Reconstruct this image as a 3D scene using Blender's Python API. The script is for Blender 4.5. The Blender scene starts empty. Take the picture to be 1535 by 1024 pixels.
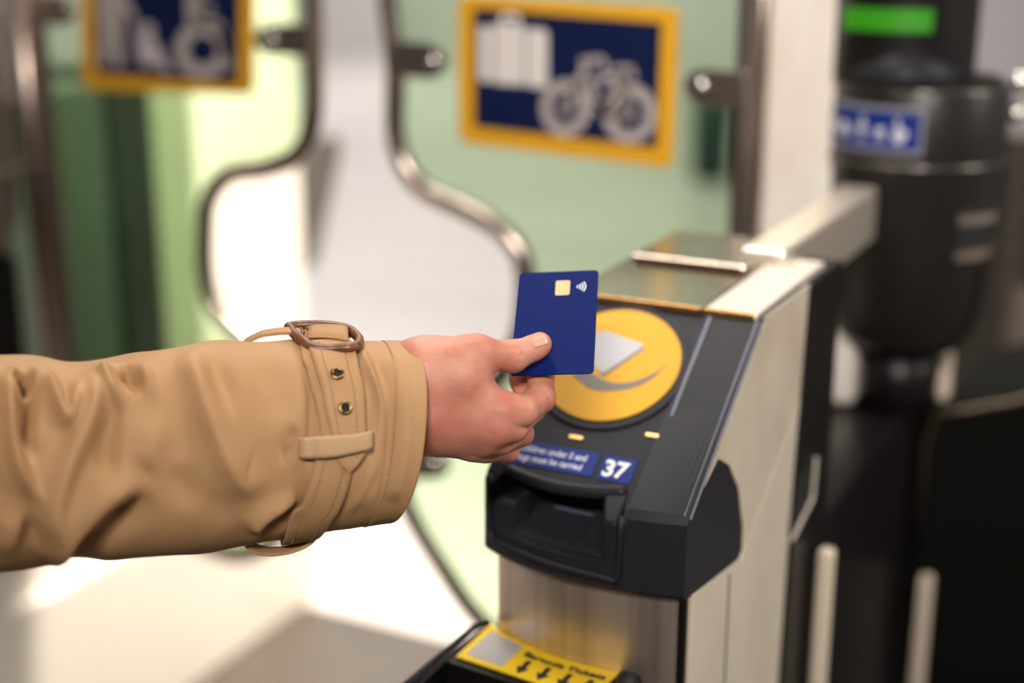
import bpy, bmesh, math, random
import numpy as np
from mathutils import Vector, Matrix
from mathutils.bvhtree import BVHTree
random.seed(4); np.random.seed(4)
PI = math.pi
SC = bpy.context.scene
COL = SC.collection

# ------------------------------------------------------------------ camera
# world axes: +Y runs along the gate passage, +X across it, floor at z = 0
FPX = 1535 * 50 / 36
PITCH = math.radians(16.7); YAW = math.radians(27)
CAM = np.array([0.2935, -0.836, 1.40])
fw = np.array([-math.sin(YAW) * math.cos(PITCH), math.cos(YAW) * math.cos(PITCH), -math.sin(PITCH)])
rt = np.array([math.cos(YAW), math.sin(YAW), 0.0])
up = np.cross(rt, fw)
H0 = 0.952                      # underside of the reader head above the floor

def ray(x, y): return fw + rt * (x - 767.5) / FPX - up * (y - 512) / FPX
def at(x, y, d): return CAM + ray(x, y) * d
def on(x, y, axis, val):
    r = ray(x, y); t = (val - CAM[axis]) / r[axis]; return CAM + r * t
def project(P):
    P = np.asarray(P, float) - CAM
    d = P @ fw
    return 767.5 + FPX * (P @ rt) / d, 512 - FPX * (P @ up) / d, d

cd = bpy.data.cameras.new('camera'); cam = bpy.data.objects.new('camera', cd); COL.objects.link(cam)
cd.lens = 50; cd.sensor_width = 36; cd.sensor_fit = 'HORIZONTAL'; cd.clip_start = 0.05
cam.location = CAM
cam.rotation_euler = (PI / 2 - PITCH, 0, YAW)
cd.dof.use_dof = True; cd.dof.focus_distance = 0.90; cd.dof.aperture_fstop = 2.0
cd.dof.aperture_blades = 0
SC.camera = cam

# ------------------------------------------------------------------ materials
MATS = {}
def mat(name, col, rough=0.5, metal=0.0, noise=None, bump=None, spec=0.5, coat=0.0, emis=None, sss=0.0, aniso=None, sheen=0):
    if name in MATS: return MATS[name]
    m = bpy.data.materials.new(name); m.use_nodes = True; MATS[name] = m
    nt = m.node_tree; b = nt.nodes['Principled BSDF']
    b.inputs['Base Color'].default_value = (*col, 1); b.inputs['Roughness'].default_value = rough
    b.inputs['Metallic'].default_value = metal; b.inputs['Specular IOR Level'].default_value = spec
    b.inputs['Coat Weight'].default_value = coat
    if sheen: b.inputs['Sheen Weight'].default_value = sheen; b.inputs['Sheen Roughness'].default_value = 0.4
    if sss:
        b.inputs['Subsurface Weight'].default_value = sss
        b.inputs['Subsurface Radius'].default_value = (1.0, 0.35, 0.2); b.inputs['Subsurface Scale'].default_value = 0.006
    if emis: b.inputs['Emission Color'].default_value = (*emis[0], 1); b.inputs['Emission Strength'].default_value = emis[1]
    tc = nt.nodes.new('ShaderNodeTexCoord')
    def mapped(sc):
        mp = nt.nodes.new('ShaderNodeMapping'); nt.links.new(tc.outputs['Object'], mp.inputs[0])
        mp.inputs['Scale'].default_value = sc if isinstance(sc, tuple) else (sc, sc, sc); return mp
    if noise:   # (scale, colour2, lo, hi)
        mp = mapped(noise[0]); n = nt.nodes.new('ShaderNodeTexNoise'); n.inputs['Scale'].default_value = 1; n.inputs['Detail'].default_value = 4
        nt.links.new(mp.outputs[0], n.inputs['Vector'])
        r = nt.nodes.new('ShaderNodeValToRGB'); r.color_ramp.elements[0].position = noise[2]; r.color_ramp.elements[1].position = noise[3]
        r.color_ramp.elements[0].color = (*col, 1); r.color_ramp.elements[1].color = (*noise[1], 1)
        nt.links.new(n.outputs['Fac'], r.inputs[0]); nt.links.new(r.outputs[0], b.inputs['Base Color'])
    if bump:    # (scale, strength, distance)
        mp = mapped(bump[0]); n = nt.nodes.new('ShaderNodeTexNoise'); n.inputs['Scale'].default_value = 1; n.inputs['Detail'].default_value = 3
        nt.links.new(mp.outputs[0], n.inputs['Vector'])
        bp = nt.nodes.new('ShaderNodeBump'); bp.inputs['Strength'].default_value = bump[1]; bp.inputs['Distance'].default_value = bump[2]
        nt.links.new(n.outputs['Fac'], bp.inputs['Height']); nt.links.new(bp.outputs[0], b.inputs['Normal'])
    return m

def glass_mat():
    m = bpy.data.materials.new('green_tinted_glass'); m.use_nodes = True; nt = m.node_tree
    for n in list(nt.nodes): nt.nodes.remove(n)
    o = nt.nodes.new('ShaderNodeOutputMaterial'); t = nt.nodes.new('ShaderNodeBsdfTransparent'); g = nt.nodes.new('ShaderNodeBsdfGlossy')
    t.inputs[0].default_value = (0.80, 0.90, 0.76, 1); g.inputs['Roughness'].default_value = 0.03
    mx = nt.nodes.new('ShaderNodeMixShader'); f = nt.nodes.new('ShaderNodeFresnel'); f.inputs['IOR'].default_value = 1.35
    nt.links.new(f.outputs[0], mx.inputs[0]); nt.links.new(t.outputs[0], mx.inputs[1]); nt.links.new(g.outputs[0], mx.inputs[2])
    nt.links.new(mx.outputs[0], o.inputs[0]); return m
GLASS = glass_mat()
PLAST = mat('charcoal_plastic', (0.017, 0.017, 0.022), 0.42, bump=(900, 0.12, 0.0004), spec=0.15)
PLAST_D = mat('black_plastic', (0.006, 0.005, 0.005), 0.40, bump=(700, 0.1, 0.0004), spec=.25)
PLAST_E = mat('blue_grey_edge_trim', (0.075, 0.08, 0.125), 0.35)  # lighter than the head plastic, to colour in the lit bevels
STEEL = mat('brushed_steel', (0.62, 0.57, 0.50), 0.22, 1.0, bump=((60, 60, 900), 0.05, 0.0005), noise=((9, 9, 3), (0.52, 0.47, 0.41), .35, .7))
STEEL_V = mat('brushed_steel_vertical', (0.80, 0.68, 0.59), 0.36, .9, bump=((700, 700, 6), 0.25, 0.0006), noise=((60, 60, 1.5), (0.50, 0.39, 0.31), .45, .75))
STEEL_S = mat('satin_steel', (0.74, 0.67, 0.56), 0.40, .45, bump=((30, 30, 30), 0.08, 0.002), noise=(14, (0.6, 0.53, 0.42), .4, .7))
TUBE = mat('satin_tube_steel', (0.46, 0.38, 0.33), 0.27, 1.0)
CHROME = mat('polished_steel', (0.85, 0.83, 0.8), 0.12, 1.0)
BRIGHT = mat('pale_steel_cladding', (0.92, 0.86, 0.77), 0.5, 0.0)
YEL = mat('yellow_print', (0.66, 0.33, 0.012), 0.45, spec=.25)
YELB = mat('yellow_label', (0.72, 0.48, 0.012), 0.45, spec=.25)
NAVY = mat('navy_print', (0.003, 0.008, 0.045), 0.5, spec=.15)
BLUE = mat('blue_label', (0.006, 0.022, 0.16), 0.45, spec=.2)
WHITE = mat('white_print', (0.72, 0.72, 0.74), 0.5)
PINKW = mat('pictogram_white', (0.38, 0.33, 0.32), 0.5)
BLACKP = mat('black_print', (0.012, 0.012, 0.012), 0.5)
GREYP = mat('grey_print', (0.14, 0.13, 0.12), 0.5)
GLOW = mat('green_display_glow', (0.01, 0.1, 0.0), 0.4, emis=((0.04, 0.33, 0.005), 0.55))

# ------------------------------------------------------------------ helpers
def link(name, me, m=None, parent=None, smooth=False, loc=None):
    o = bpy.data.objects.new(name, me); COL.objects.link(o)
    if m is not None and hasattr(me, 'materials') and not me.materials: me.materials.append(m)
    if parent is not None: o.parent = parent
    if loc is not None: o.location = loc
    if smooth:
        me.shade_smooth()
    return o
def tag(o, label=None, cat=None, group=None, kind=None):
    if label: o['label'] = label
    if cat: o['category'] = cat
    if group: o['group'] = group
    if kind: o['kind'] = kind
    return o
def empty(name, loc, label=None, cat=None, group=None):
    o = bpy.data.objects.new(name, None); COL.objects.link(o); o.location = loc; o.empty_display_size = .05
    return tag(o, label, cat, group)
def mesh(name, vs, fs):
    me = bpy.data.meshes.new(name); me.from_pydata([tuple(map(float, v)) for v in vs], [], [tuple(int(i) for i in f) for f in fs]); me.update(); return me
def fixn(me):
    bm = bmesh.new(); bm.from_mesh(me); bmesh.ops.recalc_face_normals(bm, faces=bm.faces); bm.to_mesh(me); bm.free(); return me
def bevel_me(me, w, seg=2, ang=30):
    bm = bmesh.new(); bm.from_mesh(me)
    es = [e for e in bm.edges if len(e.link_faces) == 2 and e.calc_face_angle(0) > math.radians(ang)]
    bmesh.ops.bevel(bm, geom=es, offset=w, segments=seg, profile=.5, affect='EDGES', clamp_overlap=True)
    bmesh.ops.recalc_face_normals(bm, faces=bm.faces)
    bm.to_mesh(me); bm.free(); return me
def box(x0, x1, y0, y1, z0, z1, bev=0, seg=2):
    vs = [(x, y, z) for z in (z0, z1) for y in (y0, y1) for x in (x0, x1)]
    fs = [(0, 2, 3, 1), (4, 5, 7, 6), (0, 1, 5, 4), (2, 6, 7, 3), (0, 4, 6, 2), (1, 3, 7, 5)]
    me = mesh('box', vs, fs)
    return bevel_me(me, bev, seg) if bev else me
def prism(pts, d, bev=0, seg=2):
    """closed loop of 3-D points swept along vector d"""
    n = len(pts); d = np.asarray(d, float)
    vs = [np.asarray(p, float) for p in pts] + [np.asarray(p, float) + d for p in pts]
    fs = [tuple(range(n)), tuple(range(2 * n - 1, n - 1, -1))] + [(i, (i + 1) % n, n + (i + 1) % n, n + i) for i in range(n)]
    me = fixn(mesh('prism', vs, fs))
    return bevel_me(me, bev, seg) if bev else me
def tube(path, r, n=10, closed=False, squash=None, cap=True):
    P = [np.asarray(p, float) for p in path]; N = len(P); vs = []; fs = []
    ref = None
    for i in range(N):
        a = P[(i - 1) % N] if (closed or i > 0) else P[i]; b = P[(i + 1) % N] if (closed or i < N - 1) else P[i]
        t = b - a; t = t / (np.linalg.norm(t) + 1e-12)
        if ref is None:
            ref = np.array([0, 0, 1.]) if abs(t[2]) < .9 else np.array([1., 0, 0])
            if squash is not None: ref = np.asarray(squash[0], float)
        u = (np.asarray(squash[0], float) if squash is not None else ref); u = u - t * (u @ t); u /= np.linalg.norm(u) + 1e-12; ref = u
        w = np.cross(t, u); rr = r[i] if hasattr(r, '__len__') else r
        for k in range(n):
            an = 2 * PI * k / n
            vs.append(P[i] + u * math.cos(an) * rr * (squash[1] if squash is not None else 1) + w * math.sin(an) * rr)
    for i in range(N if closed else N - 1):
        for k in range(n):
            j = (i + 1) % N
            fs.append((i * n + k, i * n + (k + 1) % n, j * n + (k + 1) % n, j * n + k))
    if not closed and cap: fs += [tuple(range(n - 1, -1, -1)), tuple((N - 1) * n + k for k in range(n))]
    me = fixn(mesh('tube', vs, fs)); return me
def lathe(prof, n=64, a0=0, a1=2 * PI):
    vs = []; fs = []; full = abs(a1 - a0 - 2 * PI) < 1e-6; m = n if full else n + 1
    for r, z in prof:
        for k in range(m):
            a = a0 + (a1 - a0) * k / n; vs.append((r * math.cos(a), r * math.sin(a), z))
    for i in range(len(prof) - 1):
        for k in range(n):
            fs.append((i * m + k, i * m + (k + 1) % m, (i + 1) * m + (k + 1) % m, (i + 1) * m + k))
    me = mesh('lathe', vs, fs)
    bm = bmesh.new(); bm.from_mesh(me); bmesh.ops.remove_doubles(bm, verts=bm.verts, dist=1e-6); bmesh.ops.holes_fill(bm, edges=[e for e in bm.edges if e.is_boundary]) if full else None
    bmesh.ops.recalc_face_normals(bm, faces=bm.faces); bm.to_mesh(me); bm.free(); return me
def join(mes):
    bm = bmesh.new()
    for m in mes: bm.from_mesh(m)
    me = bpy.data.meshes.new('joined'); bm.to_mesh(me); bm.free(); return me
def xf(me, M): me.transform(M); return me
def spline(pts, n=8, closed=False):
    P = [np.asarray(p, float) for p in pts]; N = len(P); out = []
    for i in range(N if closed else N - 1):
        g = (lambda k: P[k % N]) if closed else (lambda k: P[min(max(k, 0), N - 1)])
        p0, p1, p2, p3 = g(i - 1), g(i), g(i + 1), g(i + 2)
        for k in range(n):
            t = k / n; out.append(.5 * (2 * p1 + (p2 - p0) * t + (2 * p0 - 5 * p1 + 4 * p2 - p3) * t * t + (3 * p1 - p0 - 3 * p2 + p3) * t ** 3))
    if not closed: out.append(P[-1])
    return out
def evalmesh(o):
    dg = bpy.context.evaluated_depsgraph_get(); me = bpy.data.meshes.new_from_object(o.evaluated_get(dg)); return me
def boolean(me, cut, op='DIFFERENCE'):
    a = link('tmp_a', me); b = link('tmp_b', cut); md = a.modifiers.new('b', 'BOOLEAN'); md.object = b; md.operation = op; md.solver = 'EXACT'
    r = evalmesh(a); bpy.data.objects.remove(a); bpy.data.objects.remove(b); return r
def text_me(s, size, bold=0.0, extrude=0.0002, align='LEFT'):
    c = bpy.data.curves.new('txt', 'FONT'); c.body = s; c.size = size; c.offset = bold; c.extrude = extrude; c.align_x = align; c.resolution_u = 3
    o = bpy.data.objects.new('txt', c); COL.objects.link(o); me = evalmesh(o); bpy.data.objects.remove(o); return me
def frame_M(o, x, y, z=None):
    """matrix from an origin and x / y directions"""
    x = Vector(x).normalized(); y = Vector(y); y = (y - x * y.dot(x)).normalized(); z = x.cross(y)
    M = Matrix.Identity(4)
    for i in range(3): M[i][0] = x[i]; M[i][1] = y[i]; M[i][2] = z[i]; M[i][3] = o[i]
    return M
def rrect(w, h, r, n=6):
    pts = []
    for cx, cy, a0 in ((w / 2 - r, h / 2 - r, 0), (-w / 2 + r, h / 2 - r, PI / 2), (-w / 2 + r, -h / 2 + r, PI), (w / 2 - r, -h / 2 + r, 1.5 * PI)):
        for k in range(n + 1):
            a = a0 + PI / 2 * k / n; pts.append((cx + r * math.cos(a), cy + r * math.sin(a)))
    return pts
def flat(pts2, M, th, lift=0.0, bev=0):
    """2-D outline -> slab of thickness th in frame M (z up from surface)"""
    me = prism([(x, y, lift) for x, y in pts2], (0, 0, th), bev); me.transform(M); return me
def circ(cx, cy, r, n=32, a0=0, a1=2 * PI):
    return [(cx + r * math.cos(a0 + (a1 - a0) * k / n), cy + r * math.sin(a0 + (a1 - a0) * k / n)) for k in range(n if abs(a1 - a0 - 2 * PI) < 1e-6 else n + 1)]
def ringp(cx, cy, r0, r1, z, n=32):
    vs = []; fs = []
    for k in range(n):
        c, s = math.cos(2 * PI * k / n), math.sin(2 * PI * k / n)
        vs += [(cx + r0 * c, cy + r0 * s, 0), (cx + r1 * c, cy + r1 * s, 0), (cx + r1 * c, cy + r1 * s, z), (cx + r0 * c, cy + r0 * s, z)]
    for k in range(n):
        a = 4 * k; b = 4 * ((k + 1) % n)
        for i in range(4): fs.append((a + i, a + (i + 1) % 4, b + (i + 1) % 4, b + i))
    return fixn(mesh('ring', vs, fs))
def bar2(x0, y0, x1, y1, w, z):
    d = np.array([x1 - x0, y1 - y0]); L = np.linalg.norm(d); d /= L; n = np.array([-d[1], d[0]]) * w / 2; a = np.array([x0, y0]); b = np.array([x1, y1])
    return prism([(*(a + n), 0), (*(a - n), 0), (*(b - n), 0), (*(b + n), 0)], (0, 0, z))
# ------------------------------------------------------------------ setting
FLOOR_N = mat('grey_stone_floor', (0.075, 0.062, 0.048), 0.5, noise=(3, (0.10, 0.084, 0.066), .3, .7), bump=(80, .1, .001))
FLOOR_F = mat('pale_polished_floor', (0.80, 0.745, 0.70), 0.35, noise=((1.1, 2.4, 1), (0.66, 0.60, 0.55), .45, .75))
WALLM = mat('pale_wall_paint', (0.80, 0.77, 0.76), 0.6, noise=(1.2, (0.72, 0.70, 0.70), .4, .7))
DARKW = mat('dark_wall_cladding', (0.016, 0.013, 0.010), 0.5, noise=((2, 2, .6), (0.05, 0.04, 0.03), .45, .7))
tag(link('floor', box(-1.9, 3.5, -2.2, 1.40, -0.05, 0), FLOOR_N), kind='structure')
tag(link('floor_concourse', box(-9, 3.5, 1.40, 12, -0.05, 0), FLOOR_F), kind='structure')
tag(link('floor_side', box(-9, -1.9, -2.2, 1.40, -0.05, 0), FLOOR_F), kind='structure')
tag(link('wall_back', box(-9, 3.5, 12, 12.2, 0, 3.6), WALLM), kind='structure')
tag(link('wall_left', box(-9.2, -9, -2.2, 12.2, 0, 3.6), WALLM), kind='structure')
tag(link('wall_right', box(3.5, 3.7, -2.2, 12.2, 0, 3.6), WALLM), kind='structure')
# ------------------------------------------------------------------ the gate machine with the reader (x -0.16..0, y 0..)
gate = empty('ticket_gate', (-0.08, 0.2, 0), 'dark plastic and brushed steel ticket gate numbered 37 with round yellow card reader', 'ticket gate')
def G(name, me, m, parent=None, smooth=False):
    p = parent if parent is not None else gate
    me.transform(Matrix.Translation(-Vector(gate.location)))
    return link(name, me, m, p, smooth)
W = 0.160
def front(x):                      # bulge of the front edge along x
    u = (x + 0.075) / 0.085
    return -0.0125 * (1 - u * u) if u > 0 else -0.0125 + 0.022 * u * u
TZ = H0 + 0.163; TY = 0.145        # top edge of the sloping face
LIPZ = H0 + 0.060
# sloping face frame
sl = np.array([0, TY, TZ - LIPZ]); SL = np.linalg.norm(sl); sl /= SL
def FM(x, s, lift=0.0): 
    n = np.array([0, -sl[2], sl[1]]); return np.array([x, 0, LIPZ]) + sl * s + n * lift
SM = frame_M((0, 0, LIPZ), (1, 0, 0), sl)     # x across, y up the slope, z out of it

# plastic head -------------------------------------------------
def head_mesh():
    vs = []; fs = []; N = 40
    prof = lambda x: [(front(x) + .003, H0 + 0.0), (front(x), H0 + .004), (front(x) + .001, LIPZ - .004), (front(x) + .006, LIPZ + .002),
                      (TY * .5, (LIPZ + TZ) / 2), (TY - .003, TZ - .003), (TY + .005, TZ - .001), (0.262, TZ - .001), (0.262, H0 + .06), (0.118, H0 - .019), ]
    for i in range(N + 1):
        x = -W + W * i / N
        for (y, z) in prof(x):
            # raised strip on the right, sunken middle panel
            vs.append((x, y, z))
    m = len(prof(0))
    for i in range(N):
        for k in range(m):
            fs.append((i * m + k, i * m + (k + 1) % m, (i + 1) * m + (k + 1) % m, (i + 1) * m + k))
    fs += [tuple(range(m)), tuple(N * m + k for k in range(m - 1, -1, -1))]
    return fixn(mesh('head', vs, fs))
hd = head_mesh()
# lower the middle panel a few mm: cut a shallow tray into the slope
cut = prism([FM(x, s, -.0035) for x, s in [(-.1535, -.012), (-.1535, SL + .01), (-.0405, SL + .01), (-.0405, -.012)]], -np.array([0, -sl[2], sl[1]]) * -.03)
hd = boolean(hd, cut)
# ticket mouth
def mouth():
    a = [(-.152, -.05, H0 + .018), (-.046, -.05, H0 + .012), (-.046, .0, H0 + .018), (-.060, .040, H0 + .036), (-.134, .040, H0 + .038), (-.152, .0, H0 + .022)]
    b = [(-.152, -.05, H0 + .075), (-.046, -.05, H0 + .075), (-.046, .0, H0 + .062), (-.060, .040, H0 + .061), (-.134, .040, H0 + .061), (-.152, .0, H0 + .062)]
    vs = a + b; n = 6
    return fixn(mesh('cut', vs, [tuple(range(n)), tuple(range(2 * n - 1, n - 1, -1))] + [(i, (i + 1) % n, n + (i + 1) % n, n + i) for i in range(n)]))
hd = boolean(hd, mouth())
hd = bevel_me(hd, .0014, 2, 28)
head = G('head_cover', hd, PLAST)
# lugs either side of the mouth with slanted tops
for x0, x1, nm in ((-.1505, -.128, 0), (-.064, -.0475, 1)):
    f0 = front((x0 + x1) / 2)
    if nm == 0: plan = [(x0, f0 + .004), (x1 - .006, f0 + .004), (x1, f0 + .016), (x1 + .004, .046), (x0, .046)]
    else: plan = [(x0 + .006, f0 + .003), (x1, f0 + .001), (x1, .046), (x0 - .004, .046), (x0, f0 + .018)]
    vs = [(x, y, H0 + .018) for x, y in plan] + [(x, y, H0 + (.040 if nm == 0 else .050) + (y - f0) * .62) for x, y in plan]
    n = len(plan)
    me = bevel_me(fixn(mesh('lug', vs, [tuple(range(n)), tuple(range(2 * n - 1, n - 1, -1))] + [(i, (i + 1) % n, n + (i + 1) % n, n + i) for i in range(n)])), .002, 3)
    G('slot_lug', me, PLAST, head)
# rounded overhang above the mouth
ov = []
for i in range(17):
    x = -.146 + .096 * i / 16; u = (i / 16) * 2 - 1
    ov.append((x, .016 - .006 * (1 - u * u), H0 + .0648 - .004 * (1 - u * u)))
G('slot_hood', tube(ov, .0050, 14), PLAST, head, True)
# lip moulding that frames the opening
lip = [(-.1535, front(-.1535) - .0005, H0 + .062), (-.1535, front(-.1535) - .0015, H0 + .026)] + [(x, front(x) - .002, H0 + .0145 - .004 * (x + .1535) / .11) for x in np.linspace(-.150, -.050, 14)] + [(-.0445, front(-.0445) - .002, H0 + .014), (-.0435, front(-.0435) - .001, H0 + .058)]
G('slot_lip', tube(spline(lip, 3), .0022, 8), PLAST, head, True)
# guide marks in the slot bed
for x in (-.112, -.083):
    G('ticket_guide', tube([(x, .010, H0 + .0250), (x, .030, H0 + .0340)], .0011, 6), PLAST, head)
G('ticket_guide', tube([(-.113, .031, H0 + .0350), (-.082, .031, H0 + .0345)], .0011, 6), PLAST_E, head)
# bevelled edges, the light they catch put into a blue-grey colour
def strip(x0, x1, s0, s1, lift, th, w=None): 
    return prism([FM(x0, s0, lift), FM(x1, s0, lift), FM(x1, s1, lift), FM(x0, s1, lift)], np.array([0, -sl[2], sl[1]]) * th, .0004)
tag(G('lit_bevel', prism([FM(-.0445, .0, -.0034), FM(-.0395, .0, .0004), FM(-.0375, .0, .0004), FM(-.0375, .0, -.0034)], sl * (SL - .004)), PLAST_E), 'bevelled edge beside the reader, its light coloured in blue-grey')
tag(G('lit_bevel', prism([FM(-.0035, .002, .0006), FM(.0009, .002, -.0030), FM(.0006, .002, -.006), FM(-.0035, .002, -.004)], sl * (SL - .005)), PLAST_E), 'bevelled outer edge, its light coloured in blue-grey')
G('lit_bevel', prism([FM(-.1565, .03, .0005), FM(-.153, .03, -.0034), FM(-.1565, .03, -.0034)], sl * (SL - .034)), PLAST_E)
# reader disc ---------------------------------------------------
cx, cs = -.0985, .118; RD = .0525
disc_bed = prism([FM(cx + (RD + .0065) * math.cos(a), cs + (RD + .0065) * math.sin(a), -.0034) for a in np.linspace(0, 2 * PI, 72, endpoint=False)], np.array([0, -sl[2], sl[1]]) * .0022, .0008)
bed = G('reader_rim', disc_bed, PLAST)
cutr = [FM(cx + RD * math.cos(a), cs + RD * math.sin(a), -.0012) for a in np.linspace(0, 2 * PI, 96, endpoint=False)]
reader = tag(G('reader_pad', prism(cutr, np.array([0, -sl[2], sl[1]]) * .0012, .0003), YEL), 'round yellow contactless reader pad')
def dm(pts, lift=.0, th=.0002):    # outline in disc coordinates (x, s about centre)
    return flat([(cx + x, cs + y) for x, y in pts], SM, th, lift)
def px_disc(x, y):
    n = np.array([0, -sl[2], sl[1]]); r = ray(x, y); p0 = FM(0, 0, 0); t = ((p0 - CAM) @ n) / (r @ n); w = CAM + r * t
    return (w[0] - cx, (w - p0) @ sl - cs)
card_sym = [px_disc(*p) for p in [(865, 503), (909, 497), (964, 516), (962, 522), (904, 560), (880, 540)]]
edge_sym = [px_disc(*p) for p in [(964, 516), (965, 524), (905, 565), (897, 560), (904, 555)]]
G('printed_card_edge', dm(edge_sym, .0000), GREYP, reader)
G('printed_card', dm(card_sym, .0001, .0003), mat('pale_print', (0.40, 0.40, 0.43), .4), reader)
sw_o = spline([px_disc(*p) for p in [(858, 562), (885, 582), (915, 586), (950, 581), (978, 567), (1000, 546)]], 6)
sw_i = spline([px_disc(*p) for p in [(1000, 547), (978, 561), (950, 572), (920, 574), (897, 566), (880, 552)]], 6)
G('printed_swoosh', dm(list(sw_o) + list(sw_i), .0001, .0003), GREYP, reader)
# indicator windows, gold reflections painted into their colour
for x, y in ((862, 652), (977, 649)):
    a = px_disc(x, y)
    G('indicator_window', flat([(cx + a[0] + p[0], cs + a[1] + p[1]) for p in rrect(.011, .0030, .0014)], SM, .0009, -.0034, .0003), mat('gold_glint', (.95, .62, .20), .35, .6))
# labels ---------------------------------------------------------
def label(px4, m, nm, lbl):
    pts = []
    for p in px4:
        a = px_disc(*p); pts.append((cx + a[0], cs + a[1]))
    return tag(G(nm, flat(pts, SM, .0010, -.0034), m), lbl), pts
# labels sit on the lower (sunken) panel: outlines measured on it
lx0, lx1, ls0, ls1 = -.1445, -.0795, .0205, .0405
li = tag(G('information_label', flat([(lx0, ls0), (lx1, ls0), (lx1, ls1), (lx0, ls1)], SM, .0006, -.0034), BLUE), 'blue label with white lettering')
ln = tag(G('number_label', flat([(-.0755, ls0 - .0005), (-.0505, ls0 - .0005), (-.0505, ls1), (-.0755, ls1)], SM, .0006, -.0034), BLUE), 'blue label reading 37')
def put_text(s, size, x, y, par, m, bold=.0, lift=-.0028, sx=1.0, Mx=SM, thick=.0002):
    me = text_me(s, size, bold, thick); me.transform(Matrix.Diagonal((sx, 1, 1, 1))); me.transform(Matrix.Translation((x, y, lift))); me.transform(Mx)
    return G('lettering', me, m, par)
put_text('Children under 5 and', .0072, lx0 + .003, ls0 + .0115, li, mat('label_lettering', (.5, .5, .62), .5), .00018, sx=.86)
put_text('dogs must be carried', .0072, lx0 + .003, ls0 + .0035, li, MATS['label_lettering'], .00018, sx=.86)
put_text('37', .0185, -.0735, ls0 + .0032, ln, WHITE, .0006, sx=.98)
# steel top ------------------------------------------------------
top = G('top_panel', box(-.160, -.0475, TY + .002, .372, TZ - .004, TZ + .0018, .0012), STEEL)
G('top_side_panel', box(-.0455, -.0045, TY + .002, .335, TZ - .004, TZ + .0022, .0012), mat('bright_top_steel', (.82, .75, .68), .35, .5))
lid = G('top_lid', box(-.152, -.052, .262, .372, TZ + .0042, TZ + .0085, .0015), STEEL)
G('lid_shadow_gap', box(-.149, -.055, .2635, .370, TZ + .0010, TZ + .0045), PLAST_D, lid)
G('lid_front_edge', box(-.150, -.054, .2612, .2622, TZ + .0050, TZ + .0078), mat('amber_steel_edge', (.95, .55, .2), .25, 1.0), lid)
G('panel_gap', box(-.0478, -.0452, TY + .002, .371, TZ - .004, TZ + .0006), PLAST_D, top)
tag(G('amber_edge', box(-.158, -.048, TY - .0005, TY + .003, TZ - .002, TZ + .0026, .0006), mat('amber_steel_edge', (.95, .55, .2), .25, 1.0)), 'amber-tinted top edge')
tag(G('amber_edge', box(-.0450, -.0060, TY - .0005, TY + .003, TZ - .002, TZ + .0028, .0006), MATS['amber_steel_edge']), 'amber-tinted top edge')
# right cheek: satin steel plate then the black rear housing
def cheek(pts, x, th): return prism([(x, y, H0 + z) for y, z in pts], (th, 0, 0), .0006)
ang = (TZ - LIPZ) / TY
plate = [(.050, .052), (.062, .060 + .062 * ang - .006), (TY + .006, .1595), (.270, .1600), (.266, .112), (.262, .064), (.125, -.0165)]
plate = [(.004 + .022, .060 + .026 * ang - .007)] + plate[2:] + [(.124, .004), (.108, .042), (.082, .070), (.056, .084)]
G('side_plate', cheek(plate, -.0012, .0020), mat('tan_satin_steel', (.80, .70, .56), .38, .35, bump=((30, 30, 30), .08, .002), noise=(14, (.68, .58, .45), .4, .7)))
G('side_edge', tube([(.0005, TY + .006, TZ - .001), (.0005, .268, TZ - .002)], .0010, 8), STEEL_S)
# body -----------------------------------------------------------
def body_mesh():
    vs = []; fs = []; N = 24; prof = []
    for i in range(N + 1):
        x = -W + .002 + (W - .003) * i / N; prof.append((x, front(x) + .012 + (.006 if i in (0,) else 0)))
    prof += [(-.001, .30), (-W + .002, .30)]
    n = len(prof)
    vs = [(x, y, 0.0) for x, y in prof] + [(x, y, H0 + .004) for x, y in prof]
    # the top follows the underside of the head
    vs = [(x, y, 0.0) for x, y in prof] + [(x, y, H0 + .003 if y < .2 else H0 + .06) for x, y in prof]
    fs = [tuple(range(n)), tuple(range(2 * n - 1, n - 1, -1))] + [(i, (i + 1) % n, n + (i + 1) % n, n + i) for i in range(n)]
    return fixn(mesh('body', vs, fs))
G('front_casing', body_mesh(), STEEL_V)
side = [(.0, -.952), (.0 + .235, -.952), (.245, -.2), (.255, .0), (.262, .064), (.118, -.0195), (.014, -.002)]
G('side_casing', cheek(side, -.0012, .0022), mat('cream_satin_steel', (.86, .78, .65), .38, .4, bump=((30, 30, 30), .08, .002), noise=(10, (.74, .66, .53), .4, .7)))
G('casing_seam', box(-.0005, .0016, .092, .0935, .02, H0 - .02), PLAST_D)
G('corner_strip', box(-.0045, .0008, -.0012, .005, .0, H0 + .002, .001), PLAST_D)
# rear housing (black)
rear = prism([(-.004, y, H0 + z) for y, z in [(.272, .160), (.372, .160), (.372, -.952), (.24, -.952), (.262, .05)]], (.006, 0, 0), .002)
rear = join([rear, box(-.158, -.003, .28, .372, 0, TZ - .004)])
rearo = G('rear_housing', rear, PLAST_D)
G('service_recess', prism([(.0025, y, H0 + z) for y, z in [(.250, -.054), (.311, -.043), (.315, -.006), (.262, -.004)]], (.0006, 0, 0)), mat('recess_black', (.002, .002, .002), .8), rearo)
G('recess_trim', tube([(.0035, .3175, H0 - .005), (.0035, .3135, H0 - .042), (.0035, .254, H0 - .058)], .0018, 6), STEEL_S, rearo)
# low plinth and tail of the machine carrying the column and the paddle hinge
G('rear_casing', box(-.158, -.002, .372, .98, 0, .86, .004), PLAST_D)
# steel bar towards the column
G('connecting_bar', box(-.068, -.030, .30, .635, H0 + .122, H0 + .178, .003), mat('cream_steel', (.86, .78, .66), .35, .8))
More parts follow.
